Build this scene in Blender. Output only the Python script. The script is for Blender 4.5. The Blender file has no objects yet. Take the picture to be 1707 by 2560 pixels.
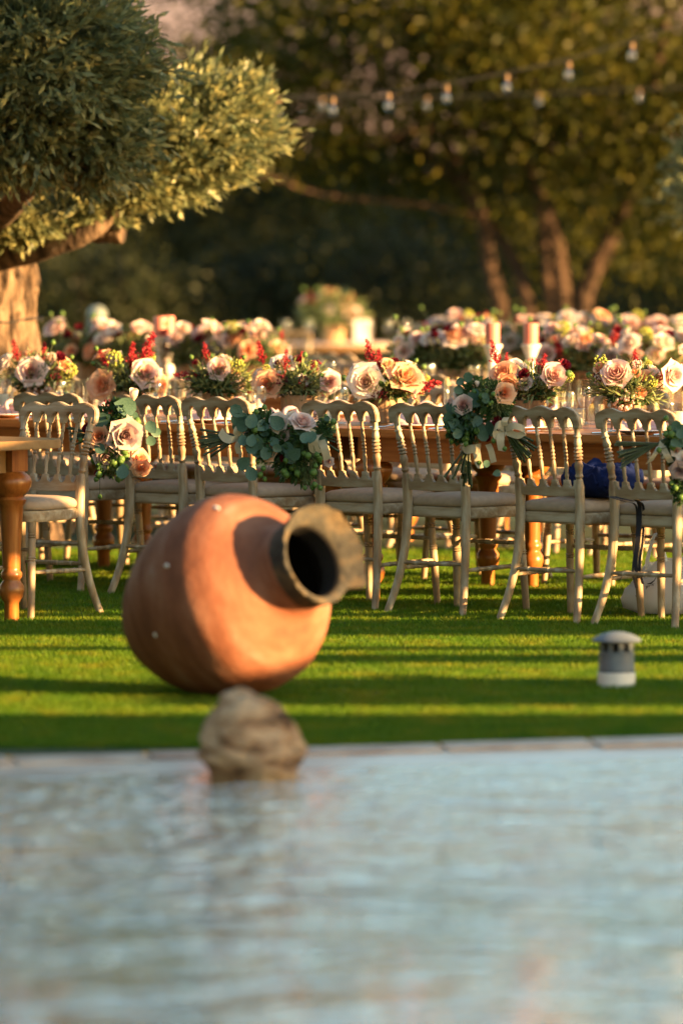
import bpy, bmesh, math, random
import numpy as np
from mathutils import Vector, Matrix, Quaternion, noise as mn

R = math.radians
PI = math.pi
sc = bpy.context.scene
COL = sc.collection

# ------------------------------------------------------------------ camera
CAM_H = 1.56
F = 14222.0                       # focal length in photo pixels (200 mm, 36 mm tall frame, 2560 px)
PITCH = math.atan((1280 - 600) / F)
cam_d = bpy.data.cameras.new('camera')
cam = bpy.data.objects.new('camera', cam_d)
COL.objects.link(cam)
cam.location = (0, 0, CAM_H)
cam.rotation_euler = (PI / 2 - PITCH, 0, 0)
cam_d.sensor_fit = 'VERTICAL'
cam_d.sensor_height = 36
cam_d.sensor_width = 24
cam_d.lens = 200
cam_d.clip_start = 0.5
cam_d.clip_end = 2000
cam_d.dof.use_dof = True
cam_d.dof.focus_distance = 23.9
cam_d.dof.aperture_fstop = 2.0
sc.camera = cam

# ------------------------------------------------------------------ sky, sun, exposure
SUN_EL, SUN_AZ = R(11.0), R(-25.0)    # azimuth measured from +X towards +Y
S = Vector((math.cos(SUN_EL) * math.cos(SUN_AZ), math.cos(SUN_EL) * math.sin(SUN_AZ), math.sin(SUN_EL)))
world = bpy.data.worlds.new('World')
sc.world = world
world.use_nodes = True
wn = world.node_tree
wn.nodes.clear()
wo = wn.nodes.new('ShaderNodeOutputWorld')
bg = wn.nodes.new('ShaderNodeBackground')
sky = wn.nodes.new('ShaderNodeTexSky')
sky.sky_type = 'NISHITA'
sky.sun_disc = False
sky.sun_elevation = SUN_EL
sky.sun_rotation = PI / 2 - SUN_AZ
sky.air_density = 1.5
sky.dust_density = 0.6
sky.ozone_density = 1.2
bg.inputs['Strength'].default_value = 0.07
wn.links.new(sky.outputs[0], bg.inputs['Color'])
wn.links.new(bg.outputs[0], wo.inputs['Surface'])
sun_d = bpy.data.lights.new('sun', 'SUN')
sun_d.energy = 5.0
sun_d.angle = R(0.25)
sun_d.color = (1.0, 0.59, 0.235)
sun = bpy.data.objects.new('sun', sun_d)
COL.objects.link(sun)
sun.location = (30, 20, 20)
sun.rotation_euler = S.to_track_quat('Z', 'Y').to_euler()
vs = sc.view_settings
vs.view_transform = 'Standard'
vs.look = 'None'
vs.gamma = 1
vs.use_curve_mapping = False
vs.exposure = 2.5
sc.cycles.max_bounces = 8
sc.cycles.transparent_max_bounces = 16
sc.cycles.caustics_reflective = False
sc.cycles.caustics_refractive = False
sc.cycles.use_denoising = True
sc.cycles.sample_clamp_indirect = 6

# ------------------------------------------------------------------ helpers
K = 1707 / 1568.0
def at(xd, yd, Y):
    """world point seen at the picture position (xd, yd of a 1568 x 2352 picture) at depth Y"""
    dx = (xd * K - 853.5) / F
    dy = -(yd * K - 1280) / F
    cp, sp = math.cos(PITCH), math.sin(PITCH)
    d = Vector((dx, cp + dy * sp, -sp + dy * cp))
    t = Y / d.y
    return Vector((d.x * t, Y, CAM_H + d.z * t))
def ground(xd, yd):
    Y = F * CAM_H / (yd * K - 600)
    return Vector(((xd * K - 853.5) / F * Y, Y, 0))

RNG = random.Random(7)
NP = np.random.default_rng(5)

class G:
    """a bag of vertices and faces"""
    def __init__(s):
        s.v, s.f = [], []
    def add(s, v, f):
        o = len(s.v)
        s.v.extend([tuple(p) for p in v])
        s.f.extend([tuple(i + o for i in q) for q in f])
        return s
    def box(s, x0, x1, y0, y1, z0, z1):
        v = [(x, y, z) for z in (z0, z1) for y in (y0, y1) for x in (x0, x1)]
        return s.add(v, [(0, 2, 3, 1), (4, 5, 7, 6), (0, 1, 5, 4), (2, 6, 7, 3), (0, 4, 6, 2), (1, 3, 7, 5)])
    def lathe(s, prof, seg=16, M=None, caps=True):
        v, f = [], []
        for r, z in prof:
            for k in range(seg):
                a = 2 * PI * k / seg
                v.append(Vector((r * math.cos(a), r * math.sin(a), z)))
        n = len(prof)
        for i in range(n - 1):
            for k in range(seg):
                k2 = (k + 1) % seg
                f.append((i * seg + k, i * seg + k2, (i + 1) * seg + k2, (i + 1) * seg + k))
        if caps:
            f.append(tuple(range(seg - 1, -1, -1)))
            f.append(tuple((n - 1) * seg + k for k in range(seg)))
        if M is not None:
            v = [M @ p for p in v]
        return s.add(v, f)
    def tube(s, pts, rad, seg=8, caps=True):
        pts = [Vector(p) for p in pts]
        n = len(pts)
        if not hasattr(rad, '__len__'):
            rad = [rad] * n
        v, f = [], []
        t0 = (pts[1] - pts[0]).normalized()
        ref = Vector((0, 0, 1)) if abs(t0.z) < 0.8 else Vector((1, 0, 0))
        nx = t0.cross(ref).normalized()
        for i, p in enumerate(pts):
            t = (pts[min(i + 1, n - 1)] - pts[max(i - 1, 0)])
            t = t.normalized() if t.length > 1e-9 else t0
            nx = (nx - t * nx.dot(t)).normalized()
            ny = t.cross(nx)
            for k in range(seg):
                a = 2 * PI * k / seg
                v.append(p + (nx * math.cos(a) + ny * math.sin(a)) * rad[i])
        for i in range(n - 1):
            for k in range(seg):
                k2 = (k + 1) % seg
                f.append((i * seg + k, i * seg + k2, (i + 1) * seg + k2, (i + 1) * seg + k))
        if caps:
            f.append(tuple(range(seg - 1, -1, -1)))
            f.append(tuple((n - 1) * seg + k for k in range(seg)))
        return s.add(v, f)
    def prism(s, poly, lo, hi, fn=None):
        """poly of 2d points, extruded from lo to hi on the third axis; fn maps (a, b, c) to a point"""
        n = len(poly)
        fn = fn or (lambda a, b, c: (a, b, c))
        v = [fn(a, b, lo) for a, b in poly] + [fn(a, b, hi) for a, b in poly]
        f = [tuple(range(n - 1, -1, -1)), tuple(range(n, 2 * n))]
        f += [(i, (i + 1) % n, n + (i + 1) % n, n + i) for i in range(n)]
        return s.add(v, f)
    def mesh(s, name, mat, smooth=True, bevel=0, angle=38):
        me = bpy.data.meshes.new(name)
        me.from_pydata(s.v, [], s.f)
        if bevel:
            bm = bmesh.new()
            bm.from_mesh(me)
            bm.normal_update()
            ed = [e for e in bm.edges if len(e.link_faces) == 2 and e.calc_face_angle() > R(60)]
            bmesh.ops.bevel(bm, geom=ed, offset=bevel, segments=2, affect='EDGES', clamp_overlap=True)
            bm.to_mesh(me)
            bm.free()
        me.materials.append(mat)
        if smooth:
            me.polygons.foreach_set('use_smooth', [True] * len(me.polygons))
            try:
                me.set_sharp_from_angle(angle=R(angle))
            except Exception:
                pass
        me.update()
        return me

def npmesh(name, verts, faces_n, mat, per=4, smooth=False):
    """fast mesh of n-sided loose polygons: verts (N*per,3)"""
    me = bpy.data.meshes.new(name)
    n = faces_n
    me.vertices.add(len(verts))
    me.vertices.foreach_set('co', np.asarray(verts, np.float32).ravel())
    me.loops.add(n * per)
    me.polygons.add(n)
    me.loops.foreach_set('vertex_index', np.arange(n * per, dtype=np.int32))
    me.polygons.foreach_set('loop_start', np.arange(0, n * per, per, dtype=np.int32))
    me.update(calc_edges=True)
    me.materials.append(mat)
    if smooth:
        me.polygons.foreach_set('use_smooth', [True] * n)
    return me

def obj(name, me, parent=None, loc=(0, 0, 0), rot=None, scale=None, kind=None):
    o = bpy.data.objects.new(name, me)
    COL.objects.link(o)
    o.location = loc
    if rot is not None:
        if isinstance(rot, Quaternion):
            o.rotation_mode = 'QUATERNION'
            o.rotation_quaternion = rot
        else:
            o.rotation_euler = rot
    if scale is not None:
        o.scale = scale if hasattr(scale, '__len__') else (scale,) * 3
    if parent is not None:
        o.parent = parent
    if kind:
        o['kind'] = kind
    return o
def tag(o, label, cat, group=None):
    o['label'] = label
    o['category'] = cat
    if group:
        o['group'] = group
    return o
def thing(name, label, cat, loc=(0, 0, 0), rz=0, group=None):
    return tag(obj(name, None, None, loc, (0, 0, rz)), label, cat, group)
def struct(name, me, label=None, loc=(0, 0, 0)):
    o = obj(name, me, None, loc, kind='structure')
    o['label'] = label or name.replace('_', ' ')
    return o
def dup(root, loc, rz, label, group=None):
    r = root.copy()
    COL.objects.link(r)
    r.location = loc
    r.rotation_euler = (0, 0, rz)
    r['label'] = label
    if group:
        r['group'] = group
    for ch in list(root.children):
        c = ch.copy()
        COL.objects.link(c)
        c.parent = r
        for g in ch.children:
            d = g.copy()
            COL.objects.link(d)
            d.parent = c
    return r
def crom(keys, n):
    """smooth curve through key points"""
    k = [Vector(p) for p in keys]
    out = []
    m = len(k) - 1
    for i in range(n):
        t = i / (n - 1) * m
        j = min(int(t), m - 1)
        u = t - j
        p0, p1, p2, p3 = k[max(j - 1, 0)], k[j], k[j + 1], k[min(j + 2, m)]
        out.append(0.5 * ((2 * p1) + (p2 - p0) * u + (2 * p0 - 5 * p1 + 4 * p2 - p3) * u * u + (3 * p1 - p0 - 3 * p2 + p3) * u ** 3))
    return out
ORD = ['first', 'second', 'third', 'fourth', 'fifth', 'sixth', 'seventh', 'eighth', 'ninth', 'tenth', 'eleventh', 'twelfth']

# ------------------------------------------------------------------ materials
def nodes(name):
    m = bpy.data.materials.new(name)
    m.use_nodes = True
    nt = m.node_tree
    nt.nodes.clear()
    out = nt.nodes.new('ShaderNodeOutputMaterial')
    return m, nt, out
def noise_col(nt, cols, scale=8, stretch=(1, 1, 1), detail=4, pos=None, coord='Object', rough=0.55):
    tc = nt.nodes.new('ShaderNodeTexCoord')
    mp = nt.nodes.new('ShaderNodeMapping')
    mp.inputs['Scale'].default_value = stretch
    nt.links.new(tc.outputs[coord], mp.inputs['Vector'])
    no = nt.nodes.new('ShaderNodeTexNoise')
    no.inputs['Scale'].default_value = scale
    no.inputs['Detail'].default_value = detail
    no.inputs['Roughness'].default_value = rough
    nt.links.new(mp.outputs[0], no.inputs['Vector'])
    cr = nt.nodes.new('ShaderNodeValToRGB')
    el = cr.color_ramp.elements
    n = len(cols)
    pos = pos or [0.3 + 0.4 * i / (n - 1) for i in range(n)]
    while len(el) < n:
        el.new(0.5)
    for i in range(n):
        el[i].position = pos[i]
        el[i].color = (*cols[i], 1)
    nt.links.new(no.outputs[0], cr.inputs[0])
    return cr.outputs[0], no.outputs[0], mp.outputs[0]
def mat(name, cols, scale=8, stretch=(1, 1, 1), rough=0.6, bump=0.0, bscale=None, pos=None, spec=0.4, coat=0, metal=0, detail=4, coord='Object'):
    m, nt, out = nodes(name)
    b = nt.nodes.new('ShaderNodeBsdfPrincipled')
    if not hasattr(cols[0], '__len__'):
        cols = [tuple(c * 0.9 for c in cols), tuple(min(1, c * 1.08) for c in cols)]
    c, f, vec = noise_col(nt, cols, scale, stretch, detail, pos, coord)
    nt.links.new(c, b.inputs['Base Color'])
    b.inputs['Roughness'].default_value = rough
    b.inputs['Specular IOR Level'].default_value = spec
    b.inputs['Metallic'].default_value = metal
    if coat:
        b.inputs['Coat Weight'].default_value = coat
        b.inputs['Coat Roughness'].default_value = 0.2
    if bump:
        n2 = nt.nodes.new('ShaderNodeTexNoise')
        n2.inputs['Scale'].default_value = bscale or scale * 2
        n2.inputs['Detail'].default_value = 5
        nt.links.new(vec, n2.inputs['Vector'])
        bp = nt.nodes.new('ShaderNodeBump')
        bp.inputs['Strength'].default_value = bump
        bp.inputs['Distance'].default_value = 0.02
        nt.links.new(n2.outputs[0], bp.inputs['Height'])
        nt.links.new(bp.outputs[0], b.inputs['Normal'])
    nt.links.new(b.outputs[0], out.inputs['Surface'])
    return m
def leaf_mat(name, cols, scale=3, trans=0.35, tcol=None, rough=0.5, coord='Object', spec=0.3):
    m, nt, out = nodes(name)
    b = nt.nodes.new('ShaderNodeBsdfPrincipled')
    c, f, vec = noise_col(nt, cols, scale, (1, 1, 1), 3, None, coord)
    nt.links.new(c, b.inputs['Base Color'])
    b.inputs['Roughness'].default_value = rough
    b.inputs['Specular IOR Level'].default_value = spec
    t = nt.nodes.new('ShaderNodeBsdfTranslucent')
    if tcol is None:
        nt.links.new(c, t.inputs['Color'])
    else:
        t.inputs['Color'].default_value = (*tcol, 1)
    mx = nt.nodes.new('ShaderNodeMixShader')
    mx.inputs[0].default_value = trans
    nt.links.new(b.outputs[0], mx.inputs[1])
    nt.links.new(t.outputs[0], mx.inputs[2])
    nt.links.new(mx.outputs[0], out.inputs['Surface'])
    return m
def glass_mat(name, tint=(1, 1, 1), ior=1.5, base=0.0):
    m, nt, out = nodes(name)
    tr = nt.nodes.new('ShaderNodeBsdfTransparent')
    tr.inputs['Color'].default_value = (*tint, 1)
    gl = nt.nodes.new('ShaderNodeBsdfGlossy')
    gl.inputs['Roughness'].default_value = 0.03
    fr = nt.nodes.new('ShaderNodeLayerWeight')
    pw = nt.nodes.new('ShaderNodeMath')
    pw.operation = 'POWER'
    pw.inputs[1].default_value = 4.0
    nt.links.new(fr.outputs['Facing'], pw.inputs[0])
    ad = nt.nodes.new('ShaderNodeMath')
    ad.operation = 'MULTIPLY_ADD'
    ad.inputs[1].default_value = 0.75
    ad.inputs[2].default_value = 0.04 + base
    nt.links.new(pw.outputs[0], ad.inputs[0])
    mx = nt.nodes.new('ShaderNodeMixShader')
    nt.links.new(ad.outputs[0], mx.inputs[0])
    nt.links.new(tr.outputs[0], mx.inputs[1])
    nt.links.new(gl.outputs[0], mx.inputs[2])
    nt.links.new(mx.outputs[0], out.inputs['Surface'])
    return m

def petal_mat(name, deep, pale, trans=0.38):
    m, nt, out = nodes(name)
    tc = nt.nodes.new('ShaderNodeTexCoord')
    sx = nt.nodes.new('ShaderNodeVectorMath')
    sx.operation = 'MULTIPLY'
    sx.inputs[1].default_value = (1, 1, 0.15)
    nt.links.new(tc.outputs['Object'], sx.inputs[0])
    ln = nt.nodes.new('ShaderNodeVectorMath')
    ln.operation = 'LENGTH'
    nt.links.new(sx.outputs[0], ln.inputs[0])
    no = nt.nodes.new('ShaderNodeTexNoise')
    no.inputs['Scale'].default_value = 3.0
    nt.links.new(tc.outputs['Object'], no.inputs['Vector'])
    ma = nt.nodes.new('ShaderNodeMath')
    ma.operation = 'MULTIPLY_ADD'
    ma.inputs[1].default_value = 0.5
    nt.links.new(no.outputs[0], ma.inputs[0])
    nt.links.new(ln.outputs['Value'], ma.inputs[2])
    cr = nt.nodes.new('ShaderNodeValToRGB')
    cr.color_ramp.elements[0].position = 0.25
    cr.color_ramp.elements[0].color = (*deep, 1)
    cr.color_ramp.elements[1].position = 0.95
    cr.color_ramp.elements[1].color = (*pale, 1)
    nt.links.new(ma.outputs[0], cr.inputs[0])
    b = nt.nodes.new('ShaderNodeBsdfPrincipled')
    b.inputs['Roughness'].default_value = 0.6
    b.inputs['Specular IOR Level'].default_value = 0.2
    nt.links.new(cr.outputs[0], b.inputs['Base Color'])
    t = nt.nodes.new('ShaderNodeBsdfTranslucent')
    nt.links.new(cr.outputs[0], t.inputs['Color'])
    mx = nt.nodes.new('ShaderNodeMixShader')
    mx.inputs[0].default_value = trans
    nt.links.new(b.outputs[0], mx.inputs[1])
    nt.links.new(t.outputs[0], mx.inputs[2])
    nt.links.new(mx.outputs[0], out.inputs['Surface'])
    return m
M = {}
M['chair'] = mat('limewashed_wood', [(0.21, 0.125, 0.065), (0.33, 0.24, 0.145), (0.48, 0.41, 0.305)], 26, (1, 1, 0.22), 0.5, 0.15, 60, [0.3, 0.5, 0.68])
M['chair_x'] = mat('limewashed_wood_rail', [(0.21, 0.125, 0.065), (0.33, 0.24, 0.145), (0.48, 0.41, 0.305)], 26, (0.2, 1, 1), 0.5, 0.15, 60, [0.28, 0.47, 0.68])
M['cushion'] = mat('beige_cushion_cloth', (0.40, 0.30, 0.215), 40, rough=0.75, bump=0.06, bscale=300, spec=0.2)
M['table'] = mat('honey_wood', [(0.24, 0.072, 0.012), (0.34, 0.115, 0.022), (0.42, 0.165, 0.04)], 9, (0.25, 5, 5), 0.38, 0.05, 30, spec=0.5)
M['table_leg'] = mat('varnished_turned_wood', [(0.20, 0.058, 0.010), (0.31, 0.10, 0.020), (0.39, 0.15, 0.035)], 9, (5, 5, 0.4), 0.3, 0.04, 30, spec=0.5)
M['table_pale'] = mat('pale_varnished_wood', [(0.22, 0.125, 0.052), (0.29, 0.18, 0.082)], 6, (0.3, 4, 4), 0.3, 0.03, 30, spec=0.5)
M['grass'] = leaf_mat('turf_blades', [(0.060, 0.150, 0.008), (0.105, 0.190, 0.010), (0.20, 0.21, 0.013)], 5, 0.42, rough=0.5, spec=0.15)
M['soil'] = mat('turf_backing', [(0.010, 0.030, 0.006), (0.022, 0.050, 0.010)], 30, rough=0.9)
M['stone'] = mat('pale_coping_stone', [(0.26, 0.16, 0.115), (0.44, 0.34, 0.275), (0.55, 0.47, 0.40)], 5, rough=0.45, bump=0.2, bscale=30)
M['ledge'] = mat('white_wet_ledge', [(0.50, 0.45, 0.41), (0.66, 0.63, 0.60)], 3, rough=0.2)
M['poolfloor'] = mat('pool_plaster', [(0.40, 0.50, 0.46), (0.50, 0.60, 0.56)], 2, rough=0.7)
M['clay'] = None
M['rock'] = mat('layered_rock', [(0.05, 0.024, 0.011), (0.31, 0.175, 0.088), (0.50, 0.345, 0.21)], 9, (1, 1, 2.6), 0.9, 0.8, 26, [0.37, 0.47, 0.60])
M['grey_plastic'] = mat('weathered_grey_plastic', (0.115, 0.14, 0.165), 20, rough=0.45)
M['white_plastic'] = mat('weathered_white_plastic', (0.70, 0.69, 0.66), 20, rough=0.5)
M['dark'] = mat('painted_shade', (0.012, 0.010, 0.009), 5, rough=0.8)  # near-black, painted for the shade in jar mouth and vent slots
M['bark'] = mat('olive_bark', [(0.030, 0.019, 0.012), (0.115, 0.075, 0.046), (0.21, 0.145, 0.095)], 16, (1, 1, 0.3), 0.9, 1.0, 30, [0.36, 0.5, 0.66])
M['bark_far'] = mat('brown_bark', [(0.04, 0.024, 0.015), (0.09, 0.052, 0.032)], 9, (1, 1, 0.3), 0.9, 0.8, 20)
M['olive'] = leaf_mat('olive_leaves', [(0.075, 0.115, 0.060), (0.19, 0.215, 0.100), (0.42, 0.385, 0.15)], 14, 0.34, rough=0.40, spec=0.5)
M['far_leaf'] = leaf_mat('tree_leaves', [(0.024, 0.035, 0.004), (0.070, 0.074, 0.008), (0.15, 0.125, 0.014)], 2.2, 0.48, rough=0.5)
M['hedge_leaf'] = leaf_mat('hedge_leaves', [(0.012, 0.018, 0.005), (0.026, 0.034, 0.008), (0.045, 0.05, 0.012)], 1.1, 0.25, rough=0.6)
M['hill'] = mat('pink_rock_hillside', [(0.20, 0.13, 0.10), (0.34, 0.225, 0.185), (0.42, 0.30, 0.25)], 0.05, rough=0.95, bump=0.6, bscale=0.2)
M['blush'] = petal_mat('blush_petals', (0.62, 0.30, 0.25), (0.86, 0.68, 0.62))
M['cream'] = petal_mat('cream_petals', (0.70, 0.44, 0.33), (0.88, 0.78, 0.70))
M['peach'] = petal_mat('peach_petals', (0.78, 0.27, 0.10), (0.88, 0.56, 0.36))
M['mauve'] = petal_mat('mauve_petals', (0.36, 0.19, 0.18), (0.66, 0.51, 0.48))
M['burgundy'] = leaf_mat('burgundy_petals', [(0.10, 0.006, 0.014), (0.22, 0.012, 0.03)], 25, 0.2, rough=0.5)
M['red'] = leaf_mat('astilbe_red', [(0.28, 0.010, 0.02), (0.46, 0.03, 0.04)], 30, 0.2, rough=0.6)
M['lime'] = leaf_mat('lime_blossom', [(0.36, 0.42, 0.05), (0.55, 0.55, 0.14)], 40, 0.25, rough=0.6)
M['sprig'] = leaf_mat('herb_leaves', [(0.09, 0.15, 0.055), (0.19, 0.24, 0.095), (0.31, 0.32, 0.13)], 22, 0.25, rough=0.5)
M['dark_sprig'] = leaf_mat('dark_green_leaves', [(0.025, 0.07, 0.022), (0.06, 0.12, 0.035)], 22, 0.2, rough=0.4)
M['euca'] = leaf_mat('eucalyptus_leaves', [(0.045, 0.105, 0.075), (0.10, 0.18, 0.13)], 14, 0.15, rough=0.45)
M['pod'] = leaf_mat('green_seed_pods', [(0.07, 0.15, 0.03), (0.15, 0.25, 0.06)], 40, 0.2, rough=0.45)
M['stem'] = mat('dark_green_stems', [(0.018, 0.026, 0.010), (0.05, 0.075, 0.022)], 40, rough=0.5)
M['ribbon'] = leaf_mat('cream_ribbon', [(0.52, 0.46, 0.32), (0.62, 0.55, 0.41)], 20, 0.25, rough=0.5)
M['potwood'] = mat('rough_log_wood', [(0.20, 0.11, 0.055), (0.36, 0.22, 0.12), (0.48, 0.33, 0.20)], 20, (1, 1, 0.18), 0.8, 0.6, 60)
M['candle'] = mat('salmon_candle_wax', (0.60, 0.20, 0.15), 20, rough=0.5)
M['wax'] = mat('ivory_candle_wax', (0.84, 0.78, 0.66), 20, rough=0.5)
M['stick'] = mat('white_painted_wood', (0.76, 0.72, 0.66), 20, rough=0.5)
M['napkin'] = leaf_mat('pink_linen', [(0.68, 0.44, 0.42), (0.76, 0.54, 0.51)], 30, 0.15, rough=0.8)
M['plate'] = mat('glazed_white_plate', (0.80, 0.76, 0.73), 20, rough=0.2, spec=0.6)
M['steel'] = mat('polished_cutlery', (0.75, 0.73, 0.70), 10, rough=0.18, metal=1.0)
M['paper'] = mat('white_menu_card', (0.62, 0.60, 0.58), 20, rough=0.7)
M['runner'] = mat('pale_pink_runner_cloth', (0.70, 0.56, 0.52), 60, rough=0.8)
M['glass'] = glass_mat('clear_glass', (0.97, 0.98, 0.97), 1.5, 0.03)
M['bulb'] = glass_mat('bulb_glass', (0.93, 0.93, 0.93), 1.45, 0.16)
M['brass'] = mat('brass_socket', (0.16, 0.10, 0.05), 20, rough=0.5, metal=0.3)
M['wire'] = mat('black_cable', (0.02, 0.02, 0.02), 20, rough=0.6)
M['navy'] = mat('navy_cloth', [(0.005, 0.010, 0.050), (0.010, 0.020, 0.085)], 14, rough=0.95, spec=0.1, bump=0.5, bscale=18)
M['strap'] = mat('dark_navy_strap', (0.010, 0.011, 0.020), 14, rough=0.7)
M['bag'] = leaf_mat('white_translucent_plastic', [(0.74, 0.74, 0.77), (0.82, 0.82, 0.84)], 6, 0.35, rough=0.3)
M['bagbox'] = mat('packed_green_box', [(0.30, 0.36, 0.30), (0.50, 0.54, 0.46), (0.62, 0.62, 0.50)], 9, rough=0.6)
M['ink'] = mat('black_print', (0.02, 0.02, 0.025), 10, rough=0.6)
M['lampgrey'] = mat('green_grey_lamp_paint', (0.16, 0.19, 0.17), 10, rough=0.4)

def clay_material():
    m, nt, out = nodes('terracotta')
    b = nt.nodes.new('ShaderNodeBsdfPrincipled')
    c, f, vec = noise_col(nt, [(0.125, 0.045, 0.025), (0.215, 0.080, 0.042), (0.28, 0.125, 0.075), (0.34, 0.22, 0.165)], 3.6, (1, 1, 3.0), 8, [0.3, 0.47, 0.60, 0.76])
    # pale chips and lime spots
    no = nt.nodes.new('ShaderNodeTexVoronoi')
    no.inputs['Scale'].default_value = 5.5
    no.inputs['Randomness'].default_value = 1.0
    nt.links.new(vec, no.inputs['Vector'])
    cr = nt.nodes.new('ShaderNodeValToRGB')
    cr.color_ramp.elements[0].position = 0.0
    cr.color_ramp.elements[0].color = (0.0, 0.0, 0.0, 1)
    cr.color_ramp.elements[1].position = 0.06
    cr.color_ramp.elements[1].color = (0.0, 0.0, 0.0, 1)
    nt.links.new(no.outputs['Distance'], cr.inputs[0])
    mx = nt.nodes.new('ShaderNodeMixRGB')
    mx.inputs['Color2'].default_value = (0.75, 0.66, 0.58, 1)
    nt.links.new(cr.outputs[0], mx.inputs['Fac'])
    nt.links.new(c, mx.inputs['Color1'])
    nt.links.new(mx.outputs[0], b.inputs['Base Color'])
    b.inputs['Roughness'].default_value = 0.75
    b.inputs['Specular IOR Level'].default_value = 0.25
    n2 = nt.nodes.new('ShaderNodeTexNoise')
    n2.inputs['Scale'].default_value = 30
    n2.inputs['Detail'].default_value = 6
    bp = nt.nodes.new('ShaderNodeBump')
    bp.inputs['Strength'].default_value = 0.25
    bp.inputs['Distance'].default_value = 0.01
    nt.links.new(n2.outputs[0], bp.inputs['Height'])
    nt.links.new(bp.outputs[0], b.inputs['Normal'])
    nt.links.new(b.outputs[0], out.inputs['Surface'])
    return m
M['clay'] = clay_material()
M['clay_rim'] = mat('weathered_jar_lip', [(0.022, 0.022, 0.020), (0.055, 0.050, 0.038), (0.12, 0.085, 0.045)], 14, rough=0.85, bump=0.3, bscale=40)
M['chip'] = mat('pale_lime_chip', (0.78, 0.70, 0.64), 20, rough=0.8)

def water_material():
    m, nt, out = nodes('pool_water')
    tc = nt.nodes.new('ShaderNodeTexCoord')
    def nz(scale, st, detail):
        mp = nt.nodes.new('ShaderNodeMapping')
        mp.inputs['Scale'].default_value = st
        nt.links.new(tc.outputs['Object'], mp.inputs['Vector'])
        n = nt.nodes.new('ShaderNodeTexNoise')
        n.inputs['Scale'].default_value = scale
        n.inputs['Detail'].default_value = detail
        n.inputs['Distortion'].default_value = 0.6
        nt.links.new(mp.outputs[0], n.inputs['Vector'])
        return n.outputs[0]
    a = nz(13.0, (0.8, 1.0, 1), 3)
    b2 = nz(3.6, (0.7, 1.0, 1), 2)
    ad = nt.nodes.new('ShaderNodeMath')
    ad.operation = 'MULTIPLY_ADD'
    ad.inputs[1].default_value = 2.2
    nt.links.new(b2, ad.inputs[0])
    nt.links.new(a, ad.inputs[2])
    bp = nt.nodes.new('ShaderNodeBump')
    bp.inputs['Strength'].default_value = 1.0
    bp.inputs['Distance'].default_value = 0.028
    nt.links.new(ad.outputs[0], bp.inputs['Height'])
    gl = nt.nodes.new('ShaderNodeBsdfGlossy')
    gl.inputs['Roughness'].default_value = 0.03
    gl.inputs['Color'].default_value = (0.95, 1.0, 0.97, 1)
    nt.links.new(bp.outputs[0], gl.inputs['Normal'])
    tr = nt.nodes.new('ShaderNodeBsdfTransparent')
    tr.inputs['Color'].default_value = (0.90, 0.96, 0.97, 1)
    fr = nt.nodes.new('ShaderNodeFresnel')
    fr.inputs['IOR'].default_value = 1.33
    nt.links.new(bp.outputs[0], fr.inputs['Normal'])
    mx = nt.nodes.new('ShaderNodeMixShader')
    nt.links.new(fr.outputs[0], mx.inputs[0])
    nt.links.new(tr.outputs[0], mx.inputs[1])
    nt.links.new(gl.outputs[0], mx.inputs[2])
    nt.links.new(mx.outputs[0], out.inputs['Surface'])
    return m
M['water'] = water_material()

# ------------------------------------------------------------------ setting: lawn, pool, hill
# pool edge runs from lower left to upper right of the picture
EA, EB = Vector((-1.03, 17.13, 0)), Vector((1.07, 17.82, 0))
ED = (EB - EA).normalized()
EN = Vector((-ED.y, ED.x, 0))          # towards the lawn
EMID = (EA + EB) / 2
def edge_pt(t, d, z=0.0):
    p = EMID + ED * t + EN * d
    return (p.x, p.y, z)
g = G()
g.add([edge_pt(-300, 0.012), edge_pt(300, 0.012), edge_pt(300, 420), edge_pt(-300, 420)], [(0, 1, 2, 3)])
struct('lawn', g.mesh('lawn', M['soil'], False), 'green artificial turf lawn')
g = G()
g.add([edge_pt(-40, -0.10, -0.035), edge_pt(40, -0.10, -0.035), edge_pt(40, -22, -0.035), edge_pt(-40, -22, -0.035)], [(0, 1, 2, 3)])
struct('pool_water', g.mesh('pool_water', M['water'], False), 'rippled pale pool water')
g = G()
g.add([edge_pt(-40, -0.62, -0.95), edge_pt(40, -0.62, -0.95), edge_pt(40, -22, -0.95), edge_pt(-40, -22, -0.95)], [(0, 1, 2, 3)])
g.add([edge_pt(-40, -0.615, -0.95), edge_pt(40, -0.615, -0.95), edge_pt(40, -0.615, -0.10), edge_pt(-40, -0.615, -0.10)], [(0, 1, 2, 3)])
struct('pool_floor', g.mesh('pool_floor', M['poolfloor'], False), 'pale blue pool floor')
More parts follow.
